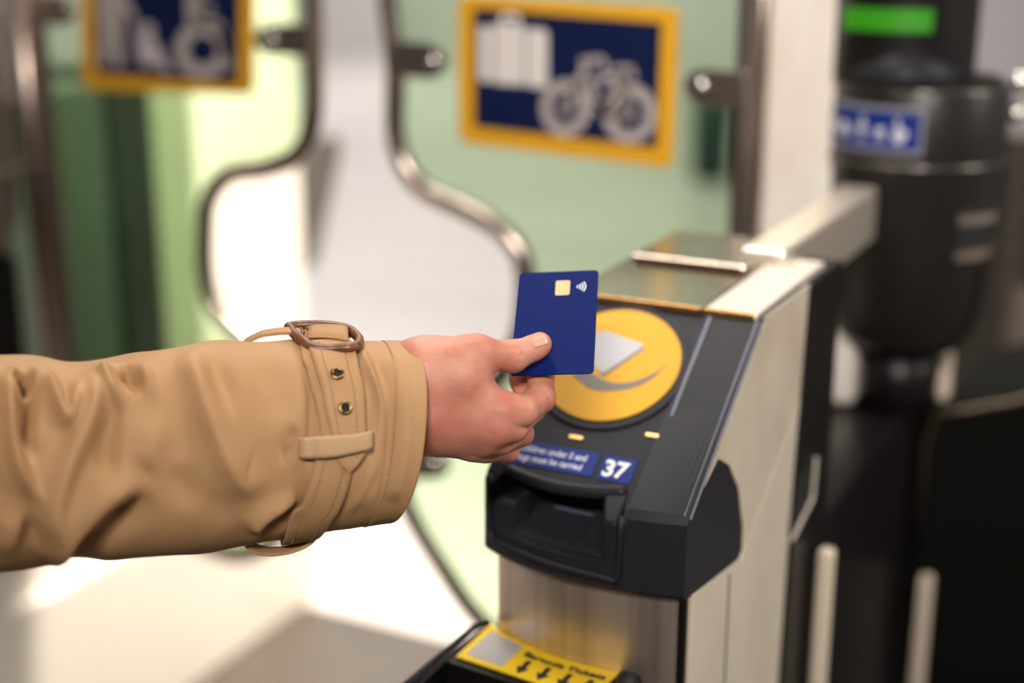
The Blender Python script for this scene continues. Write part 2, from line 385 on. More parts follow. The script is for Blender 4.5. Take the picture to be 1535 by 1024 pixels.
# scanner tray ----------------------------------------------------
ZT = H0 - .067
tray_pts = [(-.163, .024), (-.170, .014), (-.176, -.10), (-.176, -.16), (-.028, -.16), (-.028, -.010), (-.033, .0), (-.046, .005)]
tr = prism([(x, y, ZT - .002) for x, y in tray_pts], (0, 0, -.05), .004, 3)
cut2 = prism([(-.166, -.039, ZT - .03), (-.050, -.051, ZT - .03), (-.050, -.20, ZT - .03), (-.166, -.20, ZT - .03)], (0, 0, .05))
tr = boolean(tr, cut2)
tray = tag(G('barcode_scanner', tr, PLAST_D), 'black scanner tray with yellow label')
G('scanner_glass', box(-.165, -.052, -.155, -.055, ZT - .0305, ZT - .0285), mat('dark_glass', (.01, .008, .005), .08, coat=.5), tray)
G('scanner_rail', tube([(-.174, -.16, ZT + .001), (-.1695, .010, ZT + .001), (-.164, .023, ZT + .001)], .0026, 8), PLAST, tray, True)
G('end_knob', tube([(-.0430, -.004, ZT - .002), (-.036, -.008, ZT - .001), (-.032, -.03, ZT - .004), (-.032, -.16, ZT - .006)], [.006, .009, .010, .010], 12), PLAST, tray, True)
def pz(x, y, z): w = on(x, y, 2, z); return (w[0], w[1])
bx = np.linspace(-.162, -.0465, 12)
def backy(x): return front(max(x, -.158)) + .0112 + (.003 if x < -.1595 else 0)
back = [(x, backy(x)) for x in bx]
fl, fr = pz(684, 984, ZT), (-.0500, -.0440)
stick = back + [fr, fl]
bl = tag(G('barcode_label', prism([(x, y, ZT - .001) for x, y in stick], (0, 0, .0012)), YELB), 'yellow label with black arrows')
def ST(u, v):      # label coordinates: u along it 0..1, v front 0..1 back
    a = np.array(fl) * (1 - u) + np.array(fr) * u
    xb = -.162 * (1 - u) + -.0465 * u
    b = np.array([xb, backy(xb)]); q = a * (1 - v) + b * v; return q
qr = [(*ST(u, v), ZT + .0003) for u, v in [(.05, .12), (.33, .12), (.33, .88), (.05, .88)]]
tag(G('blank_patch', prism(qr, (0, 0, .0003)), mat('grey_label_patch', (.36, .34, .34), .5), tray), 'pale grey square')
for k in range(4):
    u = .42 + .15 * k
    P_ = [(u + dx, v) for dx, v in [(.014, .56), (.050, .56), (.050, .30), (.078, .30), (.032, .07), (-.014, .30), (.014, .30)]]
    pp = [(*ST(a, b), ZT + .0003) for a, b in P_]
    G('arrow', prism(pp, (0, 0, .0003)), BLACKP, tray)
me = text_me('Barcode Tickets', .0098, .0003, .0002)
xs = max(v.co.x for v in me.vertices)
for v in me.vertices:
    u = .38 + .58 * v.co.x / xs; q = ST(min(u, .97), .66 + v.co.y / .0105 * .22); v.co = (q[0], q[1], ZT + .0004 + v.co.z)
G('lettering', me, BLACKP, tray)

# ------------------------------------------------------------------ column with green display on the same line of gates
tc = np.array([-.004, .742]) - rt[:2] * .011
tot = empty('display_column', (tc[0], tc[1], 0.86), 'black rounded display column with lit green screen behind gate 37', 'display column')
def T(name, me, m, parent=None, smooth=False): return link(name, me, m, parent or tot, smooth)
zz = lambda z: z - 0.86
prof = [(.0, zz(.932)), (.045, zz(.932)), (.064, zz(.940)), (.077, zz(.958)), (.084, zz(.990)), (.088, zz(1.05)), (.091, zz(1.13)), (.0925, zz(1.150)), (.0925, zz(1.222)), (.090, zz(1.228)), (.080, zz(1.236)), (.0, zz(1.238))]
T('barrel', lathe(prof, 72), mat('column_black', (.009, .007, .006), .36, bump=(700, .1, .0004), spec=.45), smooth=True).data
for z, r in ((1.227, .0925), (1.150, .0935)):
    T('barrel_ring', tube([(r * math.cos(a), r * math.sin(a), zz(z)) for a in np.linspace(0, 2 * PI, 64, endpoint=False)], .0028, 8, True), mat('dark_satin_ring', (.16, .15, .14), .25, .8), smooth=True)
aC = math.atan2(CAM[1] - tc[1], CAM[0] - tc[0])      # direction from the column towards the passage user
aF = -PI / 2 - .10                                    # its front faces the user side
hd2 = lathe([(.0, zz(1.232)), (.074, zz(1.232)), (.074, zz(1.46)), (.0, zz(1.46))], 48); so = -rt * .022; hd2.transform(Matrix.Translation((so[0], so[1], 0)))
T('screen_housing', hd2, PLAST_D, smooth=False)
hood = lathe([(0.0, 0), (.060, 0), (.056, .016), (.042, .034), (.022, .043), (0, .045)], 40); hood.transform(Matrix.Translation((so[0] * .9 + .030 * math.cos(aC), so[1] * .9 + .030 * math.sin(aC), zz(1.232))))
T('hood', hood, PLAST, smooth=True)
def cyl_patch(r, a0, a1, z0, z1, th, n=16):
    vs = []; 
    for k in range(n + 1):
        a = a0 + (a1 - a0) * k / n
        for rr in (r, r + th):
            for z in (z0, z1): vs.append((rr * math.cos(a), rr * math.sin(a), z))
    fs = []
    for k in range(n):
        a = 4 * k; b = a + 4
        fs += [(a, b, b + 1, a + 1), (a + 2, a + 3, b + 3, b + 2), (a, a + 2, b + 2, b), (a + 1, b + 1, b + 3, a + 3)]
    fs += [(0, 1, 3, 2), (4 * n, 4 * n + 2, 4 * n + 3, 4 * n + 1)]
    return fixn(mesh('patch', vs, fs))
T('display', xf(cyl_patch(.0745, aC - .98, aC + .36, zz(1.286), zz(1.309), .001), Matrix.Translation((so[0], so[1], 0))), GLOW)
T('display_surround', xf(cyl_patch(.0738, aC - 1.15, aC + .50, zz(1.275), zz(1.40), .0008), Matrix.Translation((so[0], so[1], 0))), mat('dark_screen', (.003, .003, .003), .3))
a0, a1 = aC - 1.36, aC + .06
frm = T('pictogram_label', cyl_patch(.0925, a0, a1, zz(1.163), zz(1.212), .0008, 24), mat('label_border_grey', (.20, .20, .24), .4))
T('label_field', cyl_patch(.0933, a0 + .04, a1 - .04, zz(1.168), zz(1.207), .0005, 24), BLUE, frm)
def on_cyl(pts, r, amid, zmid, th=.0006):
    """outline in metres (x right seen from outside, y up) wrapped onto the barrel"""
    f = lambda x, y, rr: (rr * math.cos(amid + x / r), rr * math.sin(amid + x / r), zmid + y)
    n = len(pts); vs = [f(x, y, r) for x, y in pts] + [f(x, y, r + th) for x, y in pts]
    return fixn(mesh('glyph', vs, [tuple(range(n)), tuple(range(2 * n - 1, n - 1, -1))] + [(i, (i + 1) % n, n + (i + 1) % n, n + i) for i in range(n)]))
def glyph(parts, amid, sc=1.0, zc=zz(1.1875)):
    return join([on_cyl([(x * sc, y * sc) for x, y in p], .0938, amid, zc) for p in parts])
personG = [circ(0, .011, .0028, 12), [(-.0035, .007), (.0035, .007), (.0045, -.004), (.002, -.004), (.0018, -.014), (-.0018, -.014), (-.002, -.004), (-.0045, -.004)]]
wheelG = [circ(-.003, .011, .0026, 12), [(-.005, .008), (-.001, .008), (.0, .002), (.007, .001), (.009, -.006), (.006, -.006), (.004, -.002), (-.005, -.002)], circ(-.001, -.007, .0065, 20)]
bikeG = [circ(-.007, -.006, .0055, 18), circ(.007, -.006, .0055, 18), [(-.007, -.006), (-.003, .005), (.005, .005), (.007, -.005), (.004, -.003), (0, -.006)]]
caseG = [[(-.006, -.010), (.006, -.010), (.006, .004), (.002, .004), (.002, .008), (-.002, .008), (-.002, .004), (-.006, .004)]]
buggyG = [circ(-.004, -.009, .0025, 12), circ(.004, -.009, .0025, 12), [(-.006, -.005), (.005, -.005), (.007, .003), (-.006, .001)]]
for gl, fr_ in ((caseG, .12), (bikeG, .29), (personG, .50), (buggyG, .66), (wheelG, .82)):
    T('pictogram', glyph(gl, a0 + (a1 - a0) * fr_, .95), mat('small_pictogram_white', (.5, .5, .58), .5), frm)
# side fittings on the barrel
aR = math.atan2(-.55, 1.0)
for z in (1.090, 1.052):
    T('recess_rim', cyl_patch(.0885, aR - .35, aR + .45, zz(z), zz(z + .010), .006, 10), mat('dark_chrome', (.6, .52, .46), .22, 1.0))
T('recess', cyl_patch(.0885, aR - .30, aR + .30, zz(1.062), zz(1.090), .002, 10), MATS['recess_black'])
for z in (1.20, 1.233):
    T('side_knob', xf(lathe([(0, 0), (.009, 0), (.011, .004), (.009, .010), (0, .012)], 20), Matrix.Translation((.094 * math.cos(.05), .094 * math.sin(.05), zz(z))) @ Matrix.Rotation(PI / 2, 4, 'Y')), CHROME, smooth=True)
T('post', tube([(0, 0, zz(.862)), (0, 0, zz(.935))], .040, 32), PLAST_D, smooth=True)
# ------------------------------------------------------------------ paddles
YP = 0.677
def pp(x, y, yy=YP): w = on(x, y, 1, yy); return np.array([w[0], yy, w[2]])
def plane_poly(px, yy, th, m, name, parent, bev=0, lab=None):
    pts = [on(x, y, 1, yy) for x, y in px]
    o = link(name, prism(pts, (0, -th, 0), bev), m, parent); return tag(o, lab) if lab else o
def paddle(path, lbl, hinge_x):
    root = empty('gate_paddle', (hinge_x, YP, .35), lbl, 'gate paddle', None)
    off = Matrix.Translation(-root.location)
    sp = spline(path, 8, closed=True)
    fr_ = tube(sp, .0135, 10, closed=True, squash=((0, 1, 0), .8)); fr_.transform(off)
    link('frame', fr_, TUBE, root, True)
    gl = prism([(p[0], YP - .004, p[2]) for p in sp], (0, .008, 0)); gl.transform(off)
    link('glass', gl, GLASS, root)
    return root, off
R_PATH = [(-.650, YP, 1.44), (-.648, YP, 1.30), pp(592, 100), pp(592, 195), pp(606, 248), pp(640, 288), pp(695, 314), pp(745, 342), pp(778, 380), pp(788, 430), pp(780, 500), pp(745, 570), pp(680, 630), pp(620, 685), pp(603, 735), pp(622, 785), pp(665, 855), pp(720, 930), (-.42, YP, .44), (-.25, YP, .42), (-.198, YP, .50), (-.190, YP, .8), (-.190, YP, 1.1), (-.192, YP, 1.40), (-.22, YP, 1.45), (-.60, YP, 1.46)]
rp, off = paddle(R_PATH, 'right glass gate paddle carrying the luggage and bicycle sign', -.19)
L_PATH = [(-.757, YP, 1.43), (-.757, YP, 1.30), pp(470, 90), pp(468, 180), pp(446, 232), pp(395, 254), pp(345, 262), pp(315, 295), pp(308, 345), pp(310, 420), pp(330, 470), pp(375, 515), pp(430, 560), pp(462, 620), pp(468, 690), pp(440, 770), pp(400, 818), pp(350, 832), pp(290, 812), (-1.13, YP, .53), (-1.21, YP, .62), (-1.222, YP, .85), (-1.222, YP, 1.1), (-1.222, YP, 1.40), (-1.19, YP, 1.45), (-.80, YP, 1.46)]
lp, offl = paddle(L_PATH, 'left glass gate paddle carrying the family and wheelchair sign', -1.222)

def clamp(root, off, pts, holes, yy=YP - .010):
    me = prism([on(x, y, 1, yy) for x, y in pts], (0, -.006, 0), .002, 2); me.transform(off)
    c = link('clamp', me, TUBE, root)
    for x, y in holes:
        b = lathe([(0, 0), (.0075, 0), (.0075, .002), (.005, .005), (0, .006)], 20)
        w = on(x, y, 1, yy - .006)
        b.transform(Matrix.Translation(w) @ Matrix.Rotation(PI / 2, 4, 'X')); b.transform(off)
        link('bolt', b, CHROME, c, True)
def tongue(x0, x1, y0, y1, skew=0):
    """plate from x0 to a rounded end at x1"""
    r = (y1 - y0) / 2; s = 1 if x1 > x0 else -1; out = [(x0, y0), ]
    for k in range(9):
        a = -PI / 2 + PI * k / 8; out.append((x1 - s * r + s * r * math.cos(a), (y0 + y1) / 2 + r * math.sin(a) + skew))
    out.append((x0, y1)); return out
clamp(rp, off, tongue(592, 672, 60, 114, 4), [(650, 92)])
clamp(rp, off, tongue(1120, 1026, 108, 164, -6), [(1052, 128)])
clamp(rp, off, tongue(606, 676, 668, 716, 2), [(652, 694)])
clamp(lp, offl, tongue(470, 385, 38, 86, -4), [(408, 58)])
clamp(lp, offl, tongue(45, 118, -10, 36, 2), [(104, 12)])

def sign_board(root, off, px_outer, px_inner, name, lab):
    yy = YP - .006
    sb = plane_poly(px_outer, yy, .006, YEL, 'sign', root, .0015); sb.data.transform(off); tag(sb, lab)
    bf = plane_poly(px_inner, yy - .006, .0006, NAVY, 'sign_field', sb, 0); bf.data.transform(off)
    return sb, yy - .0066
def rounded(px, r, n=5):
    P = [np.asarray(p, float) for p in px]; N = len(P); out = []
    for i in range(N):
        a, b, c = P[i - 1], P[i], P[(i + 1) % N]; u = (a - b) / np.linalg.norm(a - b); v = (c - b) / np.linalg.norm(c - b)
        for k in range(n + 1):
            t = k / n; p0 = b + u * r; p2 = b + v * r; out.append(tuple((1 - t) ** 2 * p0 + 2 * t * (1 - t) * b + t * t * p2))
    return out
sb, ys = sign_board(rp, off, rounded([(690, -8), (1020, 12), (1010, 252), (690, 213)], 18), rounded([(711, 12), (992, 34), (985, 222), (711, 190)], 3), 'sign', 'yellow-bordered navy sign with suitcase and bicycle')
def pict(root_off, parent, polys, yy, m=PINKW, name='pictogram', lab=None):
    me = join([prism([on(x, y, 1, yy) for x, y in p], (0, -.0006, 0)) for p in polys]); me.transform(root_off)
    o = link(name, me, m, parent); 
    if lab: tag(o, lab)
    return o
def rp_(x0, y0, x1, y1, r, sk=.07):
    return rounded([(x0, y0), (x1, y0 + (x1 - x0) * sk), (x1, y1 + (x1 - x0) * sk), (x0, y1)], r)
case = [rp_(718, 38, 738, 122, 8), rp_(741, 35, 786, 125, 2), rp_(789, 42, 821, 130, 9)]
handle = [[(750, 36), (750, 24), (756, 19), (774, 20), (780, 26), (780, 38), (774, 38), (773, 28), (758, 26), (757, 36)]]
def ring_px(cx_, cy_, ro, ri, sy=1.0, n=28):
    out = []
    for k in range(n):
        a, b = 2 * PI * k / n, 2 * PI * (k + 1) / n
        out.append([(cx_ + ro * math.cos(a), cy_ + ro * sy * math.sin(a)), (cx_ + ro * math.cos(b), cy_ + ro * sy * math.sin(b)), (cx_ + ri * math.cos(b), cy_ + ri * sy * math.sin(b)), (cx_ + ri * math.cos(a), cy_ + ri * sy * math.sin(a))])
    return out
def seg(x0, y0, x1, y1, w):
    d = np.array([x1 - x0, y1 - y0], float); d /= np.linalg.norm(d); n = np.array([-d[1], d[0]]) * w / 2
    return [(x0 + n[0], y0 + n[1]), (x1 + n[0], y1 + n[1]), (x1 - n[0], y1 - n[1]), (x0 - n[0], y0 - n[1])]
pict(off, sb, case, ys, mat('suitcase_white', (.66, .60, .57), .5), 'suitcase_pictogram')
pict(off, sb, handle, ys, MATS['suitcase_white'], 'suitcase_pictogram')
bike = ring_px(848, 162, 37, 22, 1.16) + ring_px(944, 170, 40, 24, 1.12) + [circ(849, 162, 10, 14), circ(941, 168, 12, 14)] + \
    [seg(849, 162, 882, 92, 11), seg(882, 122, 900, 172, 11), seg(882, 124, 935, 108, 10), seg(900, 172, 930, 112, 10), seg(900, 172, 942, 168, 11), seg(930, 104, 942, 168, 10), seg(870, 92, 904, 88, 10), seg(904, 88, 908, 104, 8), seg(918, 104, 950, 104, 11), seg(946, 104, 952, 118, 8), circ(897, 160, 13, 14)]
pict(off, sb, bike, ys, PINKW, 'bicycle_pictogram')
sbl, ysl = sign_board(lp, offl, rounded([(125, -90), (383, -78), (383, 142), (127, 133)], 16), rounded([(142, -72), (360, -62), (358, 126), (143, 110)], 3), 'sign', 'yellow-bordered navy sign with adult, child and wheelchair')
adult = [circ(168, -34, 14, 16), [(150, -18), (186, -16), (196, 8), (206, 26), (200, 32), (186, 14), (184, 40), (188, 100), (172, 100), (168, 52), (163, 98), (147, 96), (150, 40), (146, 10)]]
child = [circ(222, 44, 10, 14), [(208, 54), (232, 56), (246, 84), (258, 106), (246, 108), (236, 96), (212, 100), (206, 80), (200, 34), (206, 30)]]
pict(offl, sbl, adult, ysl, PINKW, 'adult_pictogram'); pict(offl, sbl, child, ysl, mat('dim_pictogram', (.45, .40, .42), .5), 'child_pictogram')
wc = ring_px(304, 75, 42, 22, 1.02) + [circ(290, -22, 13, 14), seg(290, -8, 292, 40, 22), seg(292, 30, 330, 36, 13), seg(328, 36, 344, 96, 13), seg(336, 98, 352, 98, 10), seg(292, 10, 320, 12, 9)]
pict(offl, sbl, wc, ysl, PINKW, 'wheelchair_pictogram')

# ------------------------------------------------------------------ hinge housings
hr = empty('hinge_housing', (-.11, .84, 0), 'tall bright steel housing behind the right gate paddle', 'gate housing')
def H(root, name, me, m, smooth=False):
    me.transform(Matrix.Translation(-Vector(root.location))); return link(name, me, m, root, smooth)
H(hr, 'casing', box(-.178, -.055, .70, .97, .862, 1.62, .012, 3), mat('bright_housing_steel', (.95, .89, .82), .30, .25, noise=((12, 12, 5), (.84, .74, .64), .45, .7), bump=((14, 14, 7), .25, .004)))
H(hr, 'hinge_post', tube([(-.180, .690, .862), (-.180, .690, 1.6)], .010, 16), TUBE, True)
# left machine ------------------------------------------------------
lm = empty('gate_cabinet', (-1.42, .9, 0), 'pale steel gate cabinet along the left side of the passage', 'ticket gate')
H(lm, 'lower_casing', box(-1.52, -1.33, -.20, 1.44, 0, .34, .006), BRIGHT)
H(lm, 'tall_casing', box(-1.52, -1.331, 1.13, 1.44, .34, 1.75, .008), BRIGHT)
H(lm, 'dark_housing', box(-1.50, -1.335, .93, 1.03, .47, 1.16, .01), mat('dark_green_black', (.010, .016, .010), .5))
H(lm, 'dark_housing', box(-1.49, -1.345, .70, .928, .47, 1.145, .01), mat('dark_grey_green', (.04, .06, .04), .5))
H(lm, 'grey_panel', box(-1.52, -1.340, 1.032, 1.128, .47, 1.155, .004), mat('mid_grey_panel', (.27, .30, .20), .5))
H(lm, 'end_head', prism([(-1.44, y, z) for y, z in [(1.442, .97), (1.60, .97), (1.60, .93), (1.50, .72), (1.442, .70)]], (.10, 0, 0), .006), mat('dusk_grey_plastic', (.11, .095, .09), .5))
H(lm, 'plinth_cover', box(-1.52, -1.352, -.15, 1.09, .34, .47, .006), BRIGHT)
H(lm, 'hinge_post', tube([(-1.264, .69, .56), (-1.264, .69, 1.55)], .022, 20), TUBE, True)
H(lm, 'hinge_bracket', box(-1.36, -1.235, .67, .71, .62, .66, .004), TUBE)
# left column -------------------------------------------------------
lc = empty('display_column', (-1.345, .615, .47), 'grey rounded display column on a black base at the left edge', 'display column')
link('barrel', lathe([(.0, .44), (.04, .44), (.068, .47), (.082, .52), (.086, .64), (.086, .88), (.08, .90), (.07, .91), (.07, 1.1), (0, 1.1)], 48), mat('grey_column_plastic', (.22, .18, .16), .35, .6), lc, True)
for z in (.58, .68, .80): link('barrel_ring', tube([(.087 * math.cos(a), .087 * math.sin(a), z) for a in np.linspace(0, 2 * PI, 48, endpoint=False)], .004, 8, True), mat('light_ring', (.6, .55, .5), .25, 1.0), lc, True)
link('base', box(-.075, .06, -.22, .045, 0, .45, .01), PLAST_D, lc)

# ------------------------------------------------------------------ right side, next lane
nr = empty('gate_cabinet', (.14, 1.2, 0), 'black gate cabinet of the next lane at the right edge', 'ticket gate')
H(nr, 'body', box(.03, .26, .86, 1.8, .0, .74, .03, 4), PLAST_D)
curve = []
w0 = at(1392, 640, 1.72)
sh = [(.0, .0), (.0, .80), (.012, .835), (.045, .845), (.10, .865), (.20, .925), (.32, .98), (.32, 0)]
H(nr, 'curved_cover', prism([(.012 + x, .80, z) for x, z in sh], (0, .30, 0), .006, 3), mat('matt_black_cover', (.005, .005, .004), .8, spec=.06))
H(nr, 'cover_rim_light', tube([(.012, .797, .70), (.012, .797, .80), (.022, .797, .838), (.057, .797, .848), (.112, .797, .868), (.212, .797, .928), (.33, .797, .985)], .0035, 8), mat('bronze_rim_light', (.45, .36, .26), .3, 1.0), True)  # bronze tube stands in for the rim light along the cover's top

q0, q1 = on(1409, 590, 1, .80), on(1431, 526, 1, .80)
H(nr, 'cover_post', box(q0[0], q1[0], .775, .799, q0[2], q1[2], .004), mat('cream_upright_steel', (.80, .68, .54), .42, .3))
bz = on(1060, 132, 1, 6.5)
lb = empty('litter_bin', (bz[0], 6.6, 0), 'dark teal bin standing far back on the pale concourse floor', 'bin')
link('body', xf(lathe([(0, .02), (.11, .02), (.125, bz[2] - .06), (0, bz[2] - .06)], 32), Matrix.Identity(4)), mat('dark_teal', (.01, .05, .045), .5), lb, True)
link('lid', lathe([(0, bz[2] - .06), (.135, bz[2] - .06), (.13, bz[2] - .02), (.05, bz[2]), (0, bz[2])], 32), mat('dark_teal_lid', (.02, .035, .035), .4), lb, True)
link('foot', lathe([(0, 0), (.10, 0), (.10, .02), (0, .02)], 32), PLAST_D, lb)
dk = empty('hoarding', (.4, 2.1, 0), 'dark brown hoarding panels standing on the floor beyond the next lane', 'hoarding')
hx = [on(x, 500, 1, 2.1)[0] for x in (1410, 1503, 1515)]; ht = on(1520, 205, 1, 2.1)[2]
H(dk, 'panel', box(hx[0], hx[1], 2.1, 2.14, 0, ht, .004), DARKW)
H(dk, 'panel', box(hx[2], 1.1, 2.1, 2.14, 0, on(1520, 430, 1, 2.1)[2], .004), mat('grey_brown_panel', (.13, .105, .09), .5))
H(dk, 'panel', box(hx[2], 1.1, 2.1, 2.14, on(1520, 430, 1, 2.1)[2], ht, .004), DARKW)
H(dk, 'edge_post', box(hx[1], hx[2], 2.09, 2.15, 0, ht, .003), mat('taupe_post', (.12, .10, .085), .4, .5))
def post(x, y, yy, w, col, lab, axis=1):
    p = on(x, y, axis, yy); yy = p[1]
    t = empty('steel_upright', (p[0], yy, 0), lab, 'post')
    H(t, 'upright', box(p[0] - w / 2, p[0] + w / 2, yy - w / 2, yy + w / 2, .012, p[2], w * .3, 3), mat(*col))
    H(t, 'foot_plate', box(p[0] - .011, p[0] + .011, yy - .016, yy + .016, 0, .012, .002), TUBE)
CRM = ('cream_upright_steel', (.80, .68, .54), .42, .3)
post(1240, 822, .016, .0145, CRM, 'cream steel upright between the black gate side and the column post', 0)
post(1389, 862, .76, .0150, CRM, 'cream steel upright to the right of the column post')
# ------------------------------------------------------------------ the person: hand and forearm, coat sleeve, card
def cc(x, y, d): return np.array([(x - 767.5) / FPX * d, -(y - 512) / FPX * d, d])
def c2w(P): P = np.atleast_2d(P); return CAM + P[:, :1] * rt + P[:, 1:2] * up + P[:, 2:3] * fw

# ---- card first: a slab whose plane is parallel to the reader face
cb, ct = .9120, .9625
K = [at(766, 563.5, cb + .0045), at(890, 560.5, cb - .0045), at(897.5, 405, ct - .0045), at(776.5, 410, ct + .0045)]
ex = (K[1] - K[0]); ey = (K[3] - K[0]); CW, CH = .0540, .0856
org = (K[0] + K[1] + K[2] + K[3]) / 4
exn = ((K[1] - K[0]) + (K[2] - K[3])); eyn = ((K[3] - K[0]) + (K[2] - K[1]))
wM = np.linalg.norm(exn) / 2; hM = np.linalg.norm(eyn) / 2
CM = frame_M(org, exn, eyn)
if Vector((CM[0][2], CM[1][2], CM[2][2])).dot(Vector(fw)) > 0: raise RuntimeError('card flips')
CARD_N = np.array([CM[0][2], CM[1][2], CM[2][2]])
card_me = prism([(x, y, -.0004) for x, y in rrect(wM, hM, .0031, 7)], (0, 0, .0008), .00012, 1)
card = link('bank_card', card_me, mat('card_navy', (.003, .011, .100), .5, noise=(60, (.0033, .012, .095), .3, .7), spec=.06)); card.matrix_world = CM
tag(card, 'plain navy blue contactless bank card held upright between thumb and fingers', 'card')
def on_card(x, y):
    n = CARD_N; r = ray(x, y); t = ((org - CAM) @ n) / (r @ n); w = CAM + r * t; v = Vector(w); l = CM.inverted() @ v; return np.array([l.x, l.y])
def cpart(name, outline, m, z0=.0004, th=.00012, par=None, lab=None):
    me = prism([(x, y, z0) for x, y in outline], (0, 0, th)); o = link(name, me, m, par or card)
    return tag(o, lab) if lab else o
a, b = on_card(832, 443.5), on_card(855, 421)
chip_o = [(x + (a[0] + b[0]) / 2, y + (a[1] + b[1]) / 2) for x, y in rrect(abs(b[0] - a[0]), abs(b[1] - a[1]), .0014, 5)]
chip = cpart('chip', chip_o, mat('chip_gold', (.58, .37, .17), .45, .2), lab='pale gold contact chip')
w0, w1 = abs(b[0] - a[0]), abs(b[1] - a[1]); mx_, my_ = (a + b) / 2
k = on_card(865, 430.5)
for r_, h_ in ((.0016, 1), (.0034, 1), (.0052, 1), (.0070, 1)):
    arc = circ(k[0] - .0012, k[1], r_ + .00035, 10, -.62, .62) + circ(k[0] - .0012, k[1], r_ - .00035, 10, -.62, .62)[::-1]
    cpart('contactless_mark', arc, mat('card_white', (.75, .77, .85), .5))

# ---- hand: smooth union of tapered bones, polygonised with surface nets
def cap(P, a, b, ra, rb, sq=None):
    ab = b - a; t = np.clip(((P - a) @ ab) / (ab @ ab), 0, 1)
    q = P - (a + t[..., None] * ab)
    return np.sqrt((q * q).sum(-1)) - (ra + (rb - ra) * t)
def smin(a, b, k):
    h = np.clip(.5 + .5 * (b - a) / k, 0, 1); return b + (a - b) * h - k * h * (1 - h)
def surface_nets(F, o, h):
    nx, ny, nz = F.shape; S = F < 0
    cs = [(i, j, k) for i in (0, 1) for j in (0, 1) for k in (0, 1)]
    sl_ = lambda A, c: A[c[0]:nx - 1 + c[0], c[1]:ny - 1 + c[1], c[2]:nz - 1 + c[2]]
    cnt = sum(sl_(S, c).astype(int) for c in cs); act = (cnt > 0) & (cnt < 8)
    idx = -np.ones(act.shape, int); ijk = np.argwhere(act); idx[act] = np.arange(len(ijk))
    acc = np.zeros((len(ijk), 3)); num = np.zeros(len(ijk))
    g = lambda c: F[ijk[:, 0] + c[0], ijk[:, 1] + c[1], ijk[:, 2] + c[2]]
    for c in cs:
        for ax in range(3):
            if c[ax] == 0:
                d = list(c); d[ax] = 1; fa, fb = g(c), g(d); m = (fa < 0) != (fb < 0)
                t = np.where(m, fa / np.where(m, fa - fb, 1), 0); p = np.tile(np.array(c, float), (len(ijk), 1)); p[:, ax] += t
                acc[m] += p[m]; num[m] += 1
    V = (ijk + acc / num[:, None]) * h + o
    Q = []
    for ax in range(3):
        b_, c_ = [(1, 2), (2, 0), (0, 1)][ax]
        A = [slice(None)] * 3; B = [slice(None)] * 3; A[ax] = slice(0, -1); B[ax] = slice(1, None)
        ch = S[tuple(A)] != S[tuple(B)]; e = np.argwhere(ch)
        ok = (e[:, b_] > 0) & (e[:, c_] > 0) & (e[:, b_] < F.shape[b_] - 1) & (e[:, c_] < F.shape[c_] - 1); e = e[ok]
        def at_(db, dc): f = e.copy(); f[:, b_] -= db; f[:, c_] -= dc; return idx[f[:, 0], f[:, 1], f[:, 2]]
        q = np.stack([at_(0, 0), at_(1, 0), at_(1, 1), at_(0, 1)], 1); fl_ = S[tuple(A)][tuple(e.T)] if len(e) else np.array([], bool)
        q[fl_] = q[fl_][:, ::-1]; Q.append(q)
    return V, np.concatenate(Q)
mm = .001
PXM = .905 / FPX           # metres per pixel at the hand
def px(r): return r * PXM
